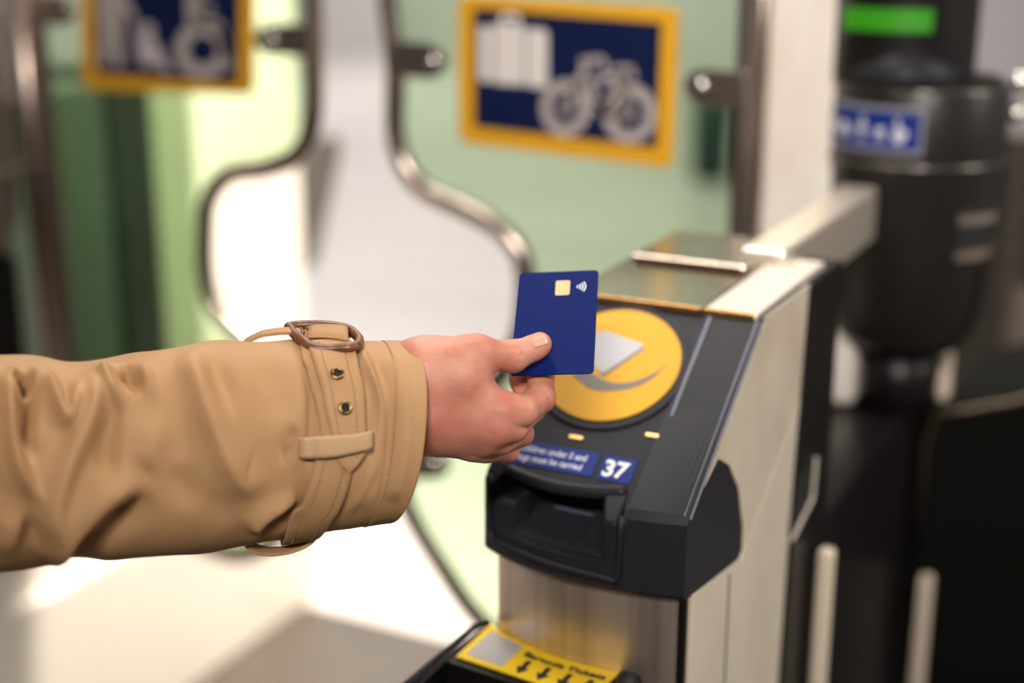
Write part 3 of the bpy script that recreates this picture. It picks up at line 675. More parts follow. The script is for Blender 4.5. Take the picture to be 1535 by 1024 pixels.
# bone list: (joint positions in px + depth)
HX = .0007
def build_hand():
    lo = np.array([cc(505, 0, .90)[0], cc(0, 722, .905)[1], .852]); hi = np.array([cc(852, 0, .90)[0], cc(0, 482, .905)[1], .968])
    n = ((hi - lo) / HX).astype(int) + 1
    ax = [lo[i] + HX * np.arange(n[i]) for i in range(3)]
    P = np.stack(np.meshgrid(*ax, indexing='ij'), -1)
    D = {}
    # palm and back of the hand
    wr = [cc(560, 560, .905), cc(560, 640, .905), cc(560, 600, .905)]
    parts = [
        cap(P, cc(500, 585, .907), cc(640, 560, .900), px(58), px(49)),
        cap(P, cc(500, 615, .907), cc(640, 622, .900), px(58), px(53)),
        cap(P, cc(632, 560, .899), cc(694, 566, .893), px(48), px(43)),
        cap(P, cc(640, 580, .896), cc(758, 613, .894), px(46), px(26)),      # index metacarpal
        cap(P, cc(640, 610, .897), cc(744, 640, .894), px(44), px(26)),      # middle
        cap(P, cc(640, 628, .899), cc(728, 656, .901), px(42), px(26)),      # ring
        cap(P, cc(640, 640, .902), cc(708, 667, .911), px(40), px(24)),      # little
        cap(P, cc(650, 600, .915), cc(735, 628, .917), px(34), px(26)),      # palm pad
        cap(P, cc(640, 570, .912), cc(700, 580, .914), px(40), px(30)),      # thumb pad
    ]
    f = parts[0]
    for q in parts[1:]: f = smin(f, q, .009)
    # thumb
    th = cap(P, cc(640, 550, .898), cc(706, 533, .893), px(40), px(30))
    f = smin(f, th, .010)
    f = smin(f, cap(P, cc(700, 531, .893), cc(718, 527, .892), px(25), px(24)), .005)
    t1 = smin(cap(P, cc(712, 531, .892), cc(768, 534, .9045), px(24), px(23.2)), cap(P, cc(768, 534.5, .9045), cc(806, 519, .9130), px(23.5), px(18.5)), .004)
    t1 = smin(t1, cap(P, cc(800, 521.5, .9125), cc(810.5, 514.5, .9140), px(19), px(16.3)), .003)
    f = smin(f, t1, .0055)
    # fingers: MCP, PIP, DIP, tip
    fing = [
        ([cc(758, 616, .894), cc(782, 617, .897), cc(810, 597, .919), cc(811, 560, .9315), cc(805, 536, .9400)], [24, 23, 22.5, 20.5, 17]),
        ([cc(744, 640, .895), cc(768, 640, .901), cc(797, 612, .932), cc(783, 570, .9425), cc(778, 538, .9440)], [26, 23, 21, 19, 16]),
        ([cc(728, 656, .902), cc(748, 660, .908), cc(780, 650, .934), cc(762, 620, .948), cc(742, 606, .945)], [25, 22, 20, 18, 15]),
        ([cc(708, 667, .910), cc(728, 673, .914), cc(761, 676, .930), cc(748, 664, .944), cc(730, 650, .942)], [23, 20.5, 17, 15.5, 13.5]),
    ]
    allf = None
    for js, rs in fing:
        g = cap(P, js[0], js[1], px(rs[0]), px(rs[1]))
        for i in range(1, len(js) - 1): g = smin(g, cap(P, js[i], js[i + 1], px(rs[i]), px(rs[i + 1])), .003)
        # knuckle fold marks where the finger bends
        allf = g if allf is None else smin(allf, g, .0012)
    f = smin(f, allf, .0045)
    # creases
    def groove(a, b, r, dp, **k):
        nonlocal f
        c = cap(P, a, b, r, r); f = f + dp * np.exp(-np.maximum(c + r, 0) ** 2 / (r * r))
    for pts, dd in (([(771, 523), (774.5, 533), (772, 543)], .8955), ([(777, 523), (781, 533), (778, 544)], .8960), ([(766, 526), (768, 534), (767, 541)], .8955)):
        for q in range(2): groove(cc(*pts[q], dd), cc(*pts[q + 1], dd), .0012, .0006)
    for pts, dd in (([(806, 577), (817, 584), (828, 590)], .914), ([(801, 582), (812, 588), (824, 597)], .910), ([(787, 636), (797, 625), (806, 622)], .898), ([(778, 640), (790, 640), (802, 634)], .906), ([(716, 512), (722, 522), (728, 534)], .884), ([(709, 510), (714, 520), (716, 530)], .884), ([(721, 514), (727, 524), (731, 536)], .885), ([(703, 512), (706, 522), (707, 531)], .884)):
        for q in range(2): groove(cc(*pts[q], dd), cc(*pts[q + 1], dd), .0014, .0006)
    # nothing may pass through the card: press the flesh flat on both faces
    Pc = np.array([(org - CAM) @ rt, (org - CAM) @ up, (org - CAM) @ fw]); Nc = np.array([CARD_N @ rt, CARD_N @ up, CARD_N @ fw])
    dist = (P - Pc) @ Nc
    inx = (P - Pc) @ np.array([np.dot(exn / np.linalg.norm(exn), v) for v in (rt, up, fw)])
    iny = (P - Pc) @ np.array([np.dot(eyn / np.linalg.norm(eyn), v) for v in (rt, up, fw)])
    slab = np.maximum(np.maximum(np.abs(inx) - wM / 2 - .0002, np.abs(iny) - hM / 2 - .0002), np.abs(dist) - .0009)
    f = np.maximum(f, -slab)
    return surface_nets(f, lo, HX)
HV, HQ = build_hand()
hme = mesh('hand', c2w(HV), HQ); fixn(hme)
bm = bmesh.new(); bm.from_mesh(hme)
# keep the largest piece only
seen = set(); best = []
for v in bm.verts:
    if v in seen: continue
    st = [v]; comp = []; seen.add(v)
    while st:
        q = st.pop(); comp.append(q)
        for e in q.link_edges:
            w = e.other_vert(q)
            if w not in seen: seen.add(w); st.append(w)
    if len(comp) > len(best): best = comp
bs = set(best); bmesh.ops.delete(bm, geom=[v for v in bm.verts if v not in bs], context='VERTS')
for _ in range(3): bmesh.ops.smooth_vert(bm, verts=bm.verts, factor=.5, use_axis_x=True, use_axis_y=True, use_axis_z=True)
bm.to_mesh(hme); bm.free()

def skin_mat():
    m = mat('skin', (.56, .28, .20), .5, sss=.2, bump=(420, .35, .0006), spec=.4); nt = m.node_tree; b = nt.nodes['Principled BSDF']
    tc = nt.nodes.new('ShaderNodeTexCoord')
    n1 = nt.nodes.new('ShaderNodeTexNoise'); n1.inputs['Scale'].default_value = 55; n1.inputs['Detail'].default_value = 3
    nt.links.new(tc.outputs['Object'], n1.inputs['Vector'])
    r = nt.nodes.new('ShaderNodeValToRGB'); e = r.color_ramp.elements
    e[0].position = .36; e[0].color = (.54, .245, .17, 1); e[1].position = .66; e[1].color = (.45, .165, .112, 1)
    nt.links.new(n1.outputs['Fac'], r.inputs[0])
    # redder towards the bent knuckles
    vl = None
    for (x, y, d, rad) in KNUCK:
        w = at(x, y, d)
        sb = nt.nodes.new('ShaderNodeVectorMath'); sb.operation = 'DISTANCE'; sb.inputs[1].default_value = tuple(w)
        nt.links.new(tc.outputs['Object'], sb.inputs[0])
        mr = nt.nodes.new('ShaderNodeMapRange'); mr.inputs['From Min'].default_value = 0; mr.inputs['From Max'].default_value = rad
        mr.inputs['To Min'].default_value = 1; mr.inputs['To Max'].default_value = 0; mr.interpolation_type = 'SMOOTHSTEP'
        nt.links.new(sb.outputs['Value'], mr.inputs['Value'])
        if vl is None: vl = mr.outputs[0]
        else:
            mxn = nt.nodes.new('ShaderNodeMath'); mxn.operation = 'MAXIMUM'; nt.links.new(vl, mxn.inputs[0]); nt.links.new(mr.outputs[0], mxn.inputs[1]); vl = mxn.outputs[0]
    sc_ = nt.nodes.new('ShaderNodeMath'); sc_.operation = 'MULTIPLY'; sc_.inputs[1].default_value = .55; nt.links.new(vl, sc_.inputs[0])
    mxr = nt.nodes.new('ShaderNodeMix'); mxr.data_type = 'RGBA'
    nt.links.new(sc_.outputs[0], mxr.inputs[0]); nt.links.new(r.outputs[0], mxr.inputs[6]); mxr.inputs[7].default_value = (.41, .11, .08, 1)
    nt.links.new(mxr.outputs[2], b.inputs['Base Color'])
    return m
KNUCK = [(760, 610, .885, .018), (742, 640, .885, .016), (720, 660, .89, .016), (815, 600, .912, .012), (712, 520, .885, .010), (660, 640, .88, .03)]
hand = link('person', hme, skin_mat(), None, True)
tag(hand, 'person reaching from the left in a tan trench coat, hand holding a card', 'person')
hbvh = BVHTree.FromPolygons([tuple(v.co) for v in hme.vertices], [tuple(p.vertices) for p in hme.polygons])
def cast(bvh, x, y):
    r = Vector(ray(x, y)); h = bvh.ray_cast(Vector(CAM), r.normalized())
    return h if h[0] is not None else None
# thumb nail
def nail():
    cxn, cyn = 810.0, 512.0; dx, dy = np.array([.955, -.296]), np.array([.296, .955]); N, M_ = 22, 12; rows = []
    vs = []; top = []
    for i in range(N + 1):
        u = -1 + 2 * i / N
        for j in range(M_ + 1):
            v = -1 + 2 * j / M_
            # rounded rectangle, broader at the free edge
            hw = 7.8 * (1 - max(0, abs(u) - .55) ** 2 * 2.2)
            p = np.array([cxn, cyn]) + dx * u * 12.5 + dy * v * hw
            h = cast(hbvh, *p)
            if h is None:
                h = hbvh.find_nearest(Vector(at(p[0], p[1], .902)))
            edge = 1 - max(abs(u), abs(v)) ** 6
            vs.append(np.array(h[0]) + np.array(h[1]) * (.0001 + .00030 * edge)); top.append(h)
    fs = []
    for i in range(N):
        for j in range(M_):
            a = i * (M_ + 1) + j; fs.append((a, a + 1, a + M_ + 2, a + M_ + 1))
    me = mesh('nail', vs, fs); bm = bmesh.new(); bm.from_mesh(me)
    bmesh.ops.recalc_face_normals(bm, faces=bm.faces)
    avg = sum((f.normal for f in bm.faces), Vector()); 
    if avg.dot(Vector(fw)) > 0: bmesh.ops.reverse_faces(bm, faces=bm.faces)
    ret = bmesh.ops.solidify(bm, geom=list(bm.faces), thickness=.0006); bm.to_mesh(me); bm.free(); return me
try:
    tag(link('thumb_nail', nail(), mat('nail', (.58, .31, .23), .3, coat=.25), hand, True), 'pale pink thumb nail')
except Exception as ex: print('NAIL', ex)

# ---- sleeve -----------------------------------------------------
# stations: x, top y, bottom y, depth of axis, bulge of near side (px), lean of the ring (px)
ST_ = [(-480, 480, 930, .735, 4, 0), (-150, 520, 890, .800, 8, 0), (-70, 528, 872, .816, 10, 0), (0, 532, 857, .830, 12, 2), (100, 540, 843, .846, 16, 4), (160, 540, 838, .856, 20, 6), (220, 524, 834, .866, 22, 8), (300, 513, 828, .878, 26, 9),
       (370, 510, 819, .887, 30, 10), (430, 510, 808, .894, 34, 12), (500, 511, 796, .900, 38, 14), (560, 511, 788, .905, 42, 15), (596, 512, 781, .908, 46, 15.5)]
ST_ = np.array(ST_, float)
def stat(s):       # s = station x
    return [np.interp(s, ST_[:, 0], ST_[:, k]) for k in range(1, 6)]
NS, NT = 400, 300
smx = np.linspace(-470, 596, NS)
def smooth1(a, k=9):
    ker = np.ones(k) / k; return np.convolve(np.pad(a, k // 2, mode='edge'), ker, 'valid')
TAB = np.array([stat(s) for s in smx])
for k in range(5): TAB[:, k] = smooth1(TAB[:, k], 23)
def base(s, th):
    """point on the undisplaced sleeve: th = 0 top, pi/2 towards the camera, pi bottom"""
    v = [np.interp(s, smx, TAB[:, k]) for k in range(5)]
    yt, yb, d, bu, le = v
    ctr = (yt + yb) / 2; h = (yb - yt) / 2
    c, s_ = np.cos(th), np.sin(th)
    sg = np.sign(c) * np.abs(c) ** .92; sw = np.sign(s_) * np.abs(s_) ** .86
    g = h * PXM * .78
    x = s + le * c + bu * np.maximum(s_, 0) + bu * .8 * np.minimum(s_, 0)
    y = ctr - h * sg; dd = d - g * sw
    # pixel of the ring is fixed at the silhouette depth, so scale to true metres there
    X = (x - 767.5) / FPX * d; Y = -(y - 512) / FPX * d
    return np.stack([X, Y, dd], -1)
S2, T2 = np.meshgrid(smx, np.linspace(0, 2 * PI, NT, endpoint=False), indexing='ij')
BP = base(S2, T2)
def norms(Pg):
    du = np.gradient(Pg, axis=0); dv = np.roll(Pg, -1, 1) - np.roll(Pg, 1, 1); n = np.cross(du, dv); n /= np.linalg.norm(n, axis=-1, keepdims=True) + 1e-12
    c = Pg.mean(1, keepdims=True); s_ = np.sign(((Pg - c) * n).sum(-1, keepdims=True)); s_[s_ == 0] = 1; return n * s_
BN = norms(BP)
PXg = 767.5 + FPX * BP[..., 0] / BP[..., 2]; PYg = 512 - FPX * BP[..., 1] / BP[..., 2]
def field(X, Y):
    """fold height in mm over the picture of the near side"""
    H = np.zeros_like(X)
    def seg_d(pts):
        best = np.full(X.shape, 1e9); side = np.zeros_like(X); tt = np.zeros_like(X); L = 0; Ls = [0]
        for i in range(len(pts) - 1): Ls.append(Ls[-1] + math.hypot(pts[i + 1][0] - pts[i][0], pts[i + 1][1] - pts[i][1]))
        for i in range(len(pts) - 1):
            a = np.array(pts[i], float); b = np.array(pts[i + 1], float); ab = b - a; l2 = ab @ ab
            t = np.clip(((X - a[0]) * ab[0] + (Y - a[1]) * ab[1]) / l2, 0, 1)
            dx, dy = X - a[0] - t * ab[0], Y - a[1] - t * ab[1]; d = np.hypot(dx, dy); m = d < best
            best = np.where(m, d, best); side = np.where(m, np.sign(ab[0] * dy - ab[1] * dx), side); tt = np.where(m, (Ls[i] + t * math.sqrt(l2)) / Ls[-1], tt)
        return best, side, tt
    for pts, amp, w1, w2, t0, t1 in FOLDS:
        pts = [tuple(p) for p in spline(pts, 5)]
        d, sd, tt = seg_d(pts)
        w = np.where(sd > 0, w1, w2)
        # tapered ends
        e = np.clip(tt / max(t0, 1e-3), 0, 1) if t0 else 1.0; e2 = np.clip((1 - tt) / max(t1, 1e-3), 0, 1) if t1 else 1.0
        e = e * e * (3 - 2 * e) if t0 else 1.0; e2 = e2 * e2 * (3 - 2 * e2) if t1 else 1.0
        H += amp * np.exp(-(d / w) ** 2) * e * e2
    return H
# (polyline px, height mm, half-width below/right side, half-width above/left side, taper start, taper end)
FOLDS = [
    ([(75, 850), (110, 795), (170, 742), (225, 716)], 5.0, 16, 34, .2, .3),
    ([(95, 862), (140, 812), (195, 765), (240, 742)], -4.5, 20, 14, .2, .4),
    ([(72, 830), (80, 760), (105, 690), (138, 620), (140, 570), (125, 545)], 4.2, 18, 20, .2, .2),
    ([(165, 735), (160, 670), (172, 610), (185, 590)], -3.0, 16, 16, .3, .4),
    ([(8, 548), (14, 620), (28, 700), (58, 742), (80, 735)], 4.6, 14, 12, .2, .35),
    ([(38, 555), (44, 605), (40, 660), (60, 705)], -4.4, 15, 12, .2, .4),
    ([(60, 545), (78, 585), (100, 628), (112, 600), (118, 560)], 3.8, 11, 11, .25, .3),
    ([(16, 545), (28, 590), (40, 600), (52, 575), (50, 545)], 3.0, 8, 8, .2, .2),
    ([(20, 560), (30, 575), (40, 560)], -3.5, 9, 9, .2, .2),
    ([(150, 545), (165, 578), (185, 606), (200, 610)], 3.4, 9, 12, .2, .5),
    ([(178, 548), (200, 568), (218, 590)], -4.2, 12, 9, .25, .5),
    ([(205, 545), (222, 570), (232, 605)], 2.4, 14, 10, .3, .6),
    ([(262, 525), (290, 560), (312, 620), (340, 690), (362, 722), (385, 718), (420, 700)], 4.0, 20, 26, .2, .35),
    ([(300, 520), (330, 570), (350, 640)], -2.6, 18, 18, .4, .6),
    ([(345, 735), (330, 760), (360, 775)], -.7, 24, 20, .4, .4),
    ([(215, 712), (222, 690), (232, 650), (228, 610)], 1.8, 20, 24, .3, .5),
    ([(262, 690), (280, 740), (300, 770)], -1.5, 22, 24, .4, .5),
    ([(372, 800), (395, 775), (430, 755), (455, 748)], 3.2, 8, 13, .2, .4),
    ([(385, 812), (410, 790), (440, 770), (460, 740)], -1.5, 9, 9, .3, .4),
    ([(440, 640), (420, 610), (405, 560), (395, 525)], -1.4, 26, 26, .4, .4),
    ([(450, 640), (436, 660), (428, 700)], -1.4, 14, 14, .3, .4),
    ([(455, 720), (462, 690), (468, 600), (458, 540)], -1.8, 9, 12, .3, .4),
    ([(548, 520), (566, 560), (580, 620), (576, 690), (548, 760)], -1.6, 7, 12, .2, .2),
    ([(534, 530), (556, 570), (562, 610)], 2.4, 8, 10, .2, .5),
    ([(540, 770), (565, 720), (578, 660)], 1.2, 8, 10, .3, .5),
    ([(532, 522), (552, 548), (572, 600), (574, 650)], 1.8, 5, 8, .15, .5),
    ([(545, 545), (560, 590), (562, 640), (552, 700)], -1.3, 6, 6, .3, .4),
    ([(520, 775), (545, 730), (560, 680)], 1.6, 7, 7, .3, .5),
    ([(590, 525), (606, 580), (612, 640), (604, 700), (585, 755)], 1.1, 16, 10, .1, .1),
    ([(25, 790), (60, 800), (65, 830)], -2.0, 20, 20, .4, .4),
    ([(20, 760), (10, 800), (0, 840)], 1.5, 20, 20, .4, .4),
]
rng = np.random.RandomState(3)
def softnoise(X, Y, T):
    H = np.zeros_like(X)
    for _ in range(26):
        a = rng.uniform(0, PI); f = rng.uniform(.008, .030); ph = rng.uniform(0, 6.28)
        H += np.sin((X * math.cos(a) + Y * math.sin(a)) * f * 1.0 + ph + 1.5 * np.sin(X * .011 + ph)) * (.012 / f) * .09
    return H
front_w = np.clip(np.sin(T2) * 3.2 + .30, 0, 1)
HF = field(PXg, PYg) * front_w * 2.35 + softnoise(PXg, PYg, T2) * np.clip(1.3 - .9 * (S2 > 540), .35, 1) * .8
# hidden side gets folds of its own
HF += (1 - front_w) * (1.6 * np.sin(S2 * .045 + 2 * T2) * (S2 < 520))
# seam ridge near the cuff edge
HF *= 1 - .6 * np.exp(-((S2 - 492) / 42) ** 2)
HF += np.where(S2 > 557, .45, 0)
for k_ in range(2): HF = (HF + np.roll(HF, 1, 1) + np.roll(HF, -1, 1)) / 3
DP = BP + BN * HF[..., None] * mm
DN = norms(DP)
# rows that turn the cuff inwards
rowsP = [DP[i] for i in range(NS)]
axis_dir = (BP[-1].mean(0) - BP[-12].mean(0)); axis_dir /= np.linalg.norm(axis_dir)
cen = DP[-1].mean(0)
def shrink(row, dr, dx): 
    v = row - cen; v = v - np.outer(v @ axis_dir, axis_dir); n = v / np.linalg.norm(v, axis=1, keepdims=True); return row - n * dr + axis_dir * dx
last = DP[-1]
for dr, dx in ((.0003, .0008), (.0012, .0013), (.0022, .0008), (.0028, -.001), (.0032, -.006), (.0036, -.015), (.004, -.03)): rowsP.append(shrink(last, dr, dx))
capc = rowsP[0].mean(0)
allP = np.concatenate(rowsP); R_ = len(rowsP)
fs = []
for i in range(R_ - 1):
    for j in range(NT):
        fs.append((i * NT + j, i * NT + (j + 1) % NT, (i + 1) * NT + (j + 1) % NT, (i + 1) * NT + j))
vs = np.concatenate([allP, capc[None]]); ci = len(allP)
for j in range(NT): fs.append((j, (j + 1) % NT, ci))
sme = mesh('sleeve', c2w(vs), fs)
bm = bmesh.new(); bm.from_mesh(sme); bmesh.ops.recalc_face_normals(bm, faces=bm.faces)
vol = bm.calc_volume(signed=True)
bm.to_mesh(sme); bm.free()

def cloth_mat():
    m = mat('tan_cotton_twill', (.47, .275, .13), .62, sheen=.0, spec=.22); nt = m.node_tree; b = nt.nodes['Principled BSDF']
    tc = nt.nodes.new('ShaderNodeTexCoord')
    mp = nt.nodes.new('ShaderNodeMapping'); mp.inputs['Rotation'].default_value = (.6, .5, .8); nt.links.new(tc.outputs['Object'], mp.inputs[0])
    w = nt.nodes.new('ShaderNodeTexWave'); w.inputs['Scale'].default_value = 700; w.inputs['Distortion'].default_value = 1.5; w.inputs['Detail'].default_value = 2
    nt.links.new(mp.outputs[0], w.inputs['Vector'])
    n = nt.nodes.new('ShaderNodeTexNoise'); n.inputs['Scale'].default_value = 1500; nt.links.new(tc.outputs['Object'], n.inputs['Vector'])
    ad = nt.nodes.new('ShaderNodeMath'); ad.operation = 'ADD'; nt.links.new(w.outputs['Fac'], ad.inputs[0]); nt.links.new(n.outputs['Fac'], ad.inputs[1])
    bp = nt.nodes.new('ShaderNodeBump'); bp.inputs['Strength'].default_value = .10; bp.inputs['Distance'].default_value = .0003
    nt.links.new(ad.outputs[0], bp.inputs['Height']); nt.links.new(bp.outputs[0], b.inputs['Normal'])
    n2 = nt.nodes.new('ShaderNodeTexNoise'); n2.inputs['Scale'].default_value = 25; nt.links.new(tc.outputs['Object'], n2.inputs['Vector'])
    r = nt.nodes.new('ShaderNodeValToRGB'); r.color_ramp.elements[0].position = .3; r.color_ramp.elements[1].position = .7
    r.color_ramp.elements[0].color = (.42, .245, .122, 1); r.color_ramp.elements[1].color = (.38, .215, .10, 1)
    nt.links.new(n2.outputs['Fac'], r.inputs[0]); nt.links.new(r.outputs[0], b.inputs['Base Color']); return m
CLOTH = cloth_mat()
THREAD = mat('tan_thread', (.27, .165, .085), .7)
sleeve = tag(link('coat_sleeve', sme, CLOTH, hand, True), 'tan cotton trench coat sleeve')
sbvh = BVHTree.FromPolygons([tuple(v.co) for v in sme.vertices], [tuple(p.vertices) for p in sme.polygons])

# surface lookup: picture position on the near side -> (station index, angle index)
fm_ = (T2 > .02) & (T2 < PI - .02)
FX, FY = PXg[fm_], PYg[fm_]; FI = np.argwhere(fm_)
def st_of(x, y):
    k = np.argmin((FX - x) ** 2 + (FY - y) ** 2); i, j = FI[k]; return np.array([S2[i, j], T2[i, j]])
from math import floor
DPs = DP.copy()
for _ in range(14):
    DPs = (DPs + np.roll(DPs, 1, 1) + np.roll(DPs, -1, 1)) / 3
    DPs[1:-1] = (DPs[1:-1] + DPs[2:] + DPs[:-2]) / 3
def surf(s, th, off=0.0, sm=True):
    A = DPs if sm else DP
    fi = (s - smx[0]) / (smx[-1] - smx[0]) * (NS - 1); fj = (th % (2 * PI)) / (2 * PI) * NT
    fi = min(max(fi, 0), NS - 1.001); i = int(fi); j = int(fj) % NT; a = fi - i; b = fj - int(fj); j2 = (j + 1) % NT
    g = lambda Q: (Q[i, j] * (1 - a) + Q[i + 1, j] * a) * (1 - b) + (Q[i, j2] * (1 - a) + Q[i + 1, j2] * a) * b
    n = g(BN); n /= np.linalg.norm(n); return g(A) + n * off
def ribbon(L, Rr, off0, th, M_=8, N=60, offs=None, crown=.0):
    """two edges given as (s, th) lists; a raised band with thickness lying on the sleeve"""
    L = np.array(spline(L, 12)); Rr = np.array(spline(Rr, 12)); n = len(L); top = []; bot = []
    for i in range(n):
        o = off0 if offs is None else off0 + np.interp(i / (n - 1), *offs)
        for j in range(M_ + 1):
            t = j / M_; q = L[i] * (1 - t) + Rr[i] * t; e = 4 * t * (1 - t)
            top.append(surf(q[0], q[1], o + th + crown * e)); bot.append(surf(q[0], q[1], o))
    m = M_ + 1; V = top + bot; K_ = n * m; fs = []
    for i in range(n - 1):
        for j in range(M_):
            a = i * m + j; fs += [(a, a + 1, a + m + 1, a + m), (K_ + a, K_ + a + m, K_ + a + m + 1, K_ + a + 1)]
        fs += [(i * m, (i + 1) * m, K_ + (i + 1) * m, K_ + i * m), (i * m + M_, K_ + i * m + M_, K_ + (i + 1) * m + M_, (i + 1) * m + M_)]
    for j in range(M_): fs += [(j, K_ + j, K_ + j + 1, j + 1), ((n - 1) * m + j, (n - 1) * m + j + 1, K_ + (n - 1) * m + j + 1, K_ + (n - 1) * m + j)]
    return fixn(mesh('ribbon', c2w(np.array(V)), fs)), L, Rr
# lower strap: passes round the whole sleeve
def pairs(lst): return [st_of(*a) for a, b in lst], [st_of(*b) for a, b in lst]
lowL, lowR = pairs([((488, 640), (540, 640)), ((480, 665), (536, 672)), ((471, 690), (527, 706)), ((462, 722), (519, 735)), ((450, 752), (506, 762)), ((433, 778), (490, 784))])
# continue under and behind the arm up to the buckle
tail = [(PI + .25, 432, 478), (PI + .7, 430, 474), (PI + 1.2, 440, 482), (PI + 1.7, 448, 490), (PI + 2.3, 452, 500), (PI + 2.9, 460, 508), (2 * PI - .02, 466, 512)]
lowL += [np.array([a, t]) for t, a, b in tail]; lowR += [np.array([b, t]) for t, a, b in tail]
me, Ll, Lr = ribbon(lowL, lowR, .0022, .0016, 8, crown=.0004)
strap_under = tag(link('cuff_strap', me, CLOTH, sleeve, True), 'tan cuff strap running round the sleeve')
# upper strap with its pointed end
upL, upR = pairs([((460, 521), (524, 519)), ((463, 531), (530, 529)), ((472, 556), (538, 556)), ((479, 585), (543, 586)), ((487, 615), (545, 616)), ((493, 645), (547, 648)), ((498, 672), (548, 674)), ((508, 692), (537, 692)), ((521, 706), (524, 706))])
me, Ul, Ur = ribbon(upL, upR, .0034, .0014, 8, offs=([0, .75, .9, 1], [0, 0, .0004, 0]), crown=.0006)
strap_up = tag(link('cuff_strap', me, CLOTH, sleeve, True), 'upper end of the strap with eyelets and a pointed tip')
# folded ply beneath, seen along the left edge
fL, fR = pairs([((448, 516), (480, 516)), ((452, 540), (490, 540)), ((460, 555), (495, 556)), ((466, 580), (500, 580)), ((474, 610), (500, 610)), ((480, 640), (500, 640)), ((480, 655), (500, 655))])
me, _, _ = ribbon(fL, fR, .0008, .0020, 5)
link('strap_ply', me, CLOTH, sleeve, True)
# stitches ----------------------------------------------------------
def dashes(path, step, ln, r, off):
    """path of (s, th); short thread stitches"""
    P3 = [surf(q[0], q[1], off) for q in path]; P3 = np.array(P3); seg_ = np.linalg.norm(np.diff(P3, axis=0), axis=1); cum = np.concatenate([[0], np.cumsum(seg_)])
    out = []; t = 0
    while t + ln < cum[-1]:
        a = np.array([np.interp(t, cum, P3[:, k]) for k in range(3)]); b = np.array([np.interp(t + ln, cum, P3[:, k]) for k in range(3)])
        out.append(tube(c2w(np.array([a, (a + b) / 2, b])), [r * .7, r, r * .7], 5)); t += step
    return join(out)
for f_ in (.24, .76):
    pth = [Ul[i] * (1 - f_) + Ur[i] * f_ for i in range(6, len(Ul) - 14)]
    link('stitching', dashes(pth, .0030, .0021, .00040, .0053), THREAD, sleeve)
    pth = [Ll[i] * (1 - f_) + Lr[i] * f_ for i in range(12, 72)]
    link('stitching', dashes(pth, .0030, .0021, .00040, .0042), THREAD, sleeve)
cuffline = [np.array([557.0, t]) for t in np.linspace(.05, PI - .05, 80)]
link('stitching', dashes(cuffline, .0027, .0018, .0004, .0002), THREAD, sleeve)
# strap loop ---------------------------------------------------------
lt = [(446, 657), (470, 655), (500, 652), (530, 648), (555, 644)]; lb = [(449, 686), (472, 684), (502, 681), (532, 676), (556, 671)]
me, _, _ = ribbon([st_of(*p) for p in lt], [st_of(*p) for p in lb], .0015, .0020, 6, offs=([0, .10, .3, .9, 1], [-.001, .003, .0050, .0050, .002]), crown=.0003)
tag(link('belt_loop', me, mat('tan_loop_cloth', (.46, .29, .155), .65), sleeve, True), 'narrow belt loop crossing the strap')
# eyelets -------------------------------------------------------------
BRASS = mat('aged_brass', (.30, .19, .08), .3, 1.0)
for (x, y) in ((505.5, 565.5), (515.5, 615)):
    q = st_of(x, y); c0 = surf(q[0], q[1], .0060); nrm = surf(q[0], q[1], .01) - surf(q[0], q[1], 0); tdir = surf(q[0] + 3, q[1], 0) - surf(q[0], q[1], 0)
    w = lambda v: (rt * v[0] + up * v[1] + fw * v[2])
    nW, tW = w(nrm), w(tdir); y_ = np.cross(nW, tW)
    M = frame_M(c2w(c0)[0], tW, y_)
    ring_ = tube([(.0033 * math.cos(a), .0033 * math.sin(a), 0) for a in np.linspace(0, 2 * PI, 28, endpoint=False)], .00105, 8, True); ring_.transform(M)
    e_ = link('eyelet', ring_, BRASS, sleeve, True)
    hole = lathe([(0, -.0001), (.0026, -.0001), (.0026, .0002), (0, .0002)], 24); hole.transform(M)
    link('eyelet_hole', hole, MATS['recess_black'], sleeve)
# free-standing cloth keepers above and below the sleeve ---------------
def keeper(path, half, th, name='keeper_loop', m=CLOTH, lab=None):
    P3 = [at(*p) for p in spline(path, 6)]; n = len(P3); vs = []; wdir = fw * .94 + up * .30; wdir /= np.linalg.norm(wdir)
    for i, p in enumerate(P3):
        t = P3[min(i + 1, n - 1)] - P3[max(i - 1, 0)]; t /= np.linalg.norm(t); nn = np.cross(t, wdir); nn /= np.linalg.norm(nn)
        for a, b in ((-1, -1), (1, -1), (1, 1), (-1, 1)): vs.append(p + wdir * half * a + nn * th / 2 * b)
    fs = [(0, 1, 2, 3), tuple((n - 1) * 4 + k for k in (3, 2, 1, 0))]
    for i in range(n - 1):
        for k in range(4): fs.append((i * 4 + k, i * 4 + (k + 1) % 4, (i + 1) * 4 + (k + 1) % 4, (i + 1) * 4 + k))
    me = bevel_me(fixn(mesh('keeper', vs, fs)), .0005, 2); return tag(link(name, me, m, sleeve), lab)
keeper([(366, 514, .886), (376, 508, .886), (392, 501, .886), (412, 497.5, .888), (432, 496, .890), (447, 498, .892), (462, 503, .893)], .0052, .0022, lab='strap arching clear of the top of the sleeve')
keeper([(368, 806, .884), (373, 816, .884), (386, 824, .885), (408, 827, .886), (434, 824, .888), (457, 816, .890), (471, 806, .892), (478, 794, .893)], .0052, .0022, lab='cloth keeper hanging under the sleeve')
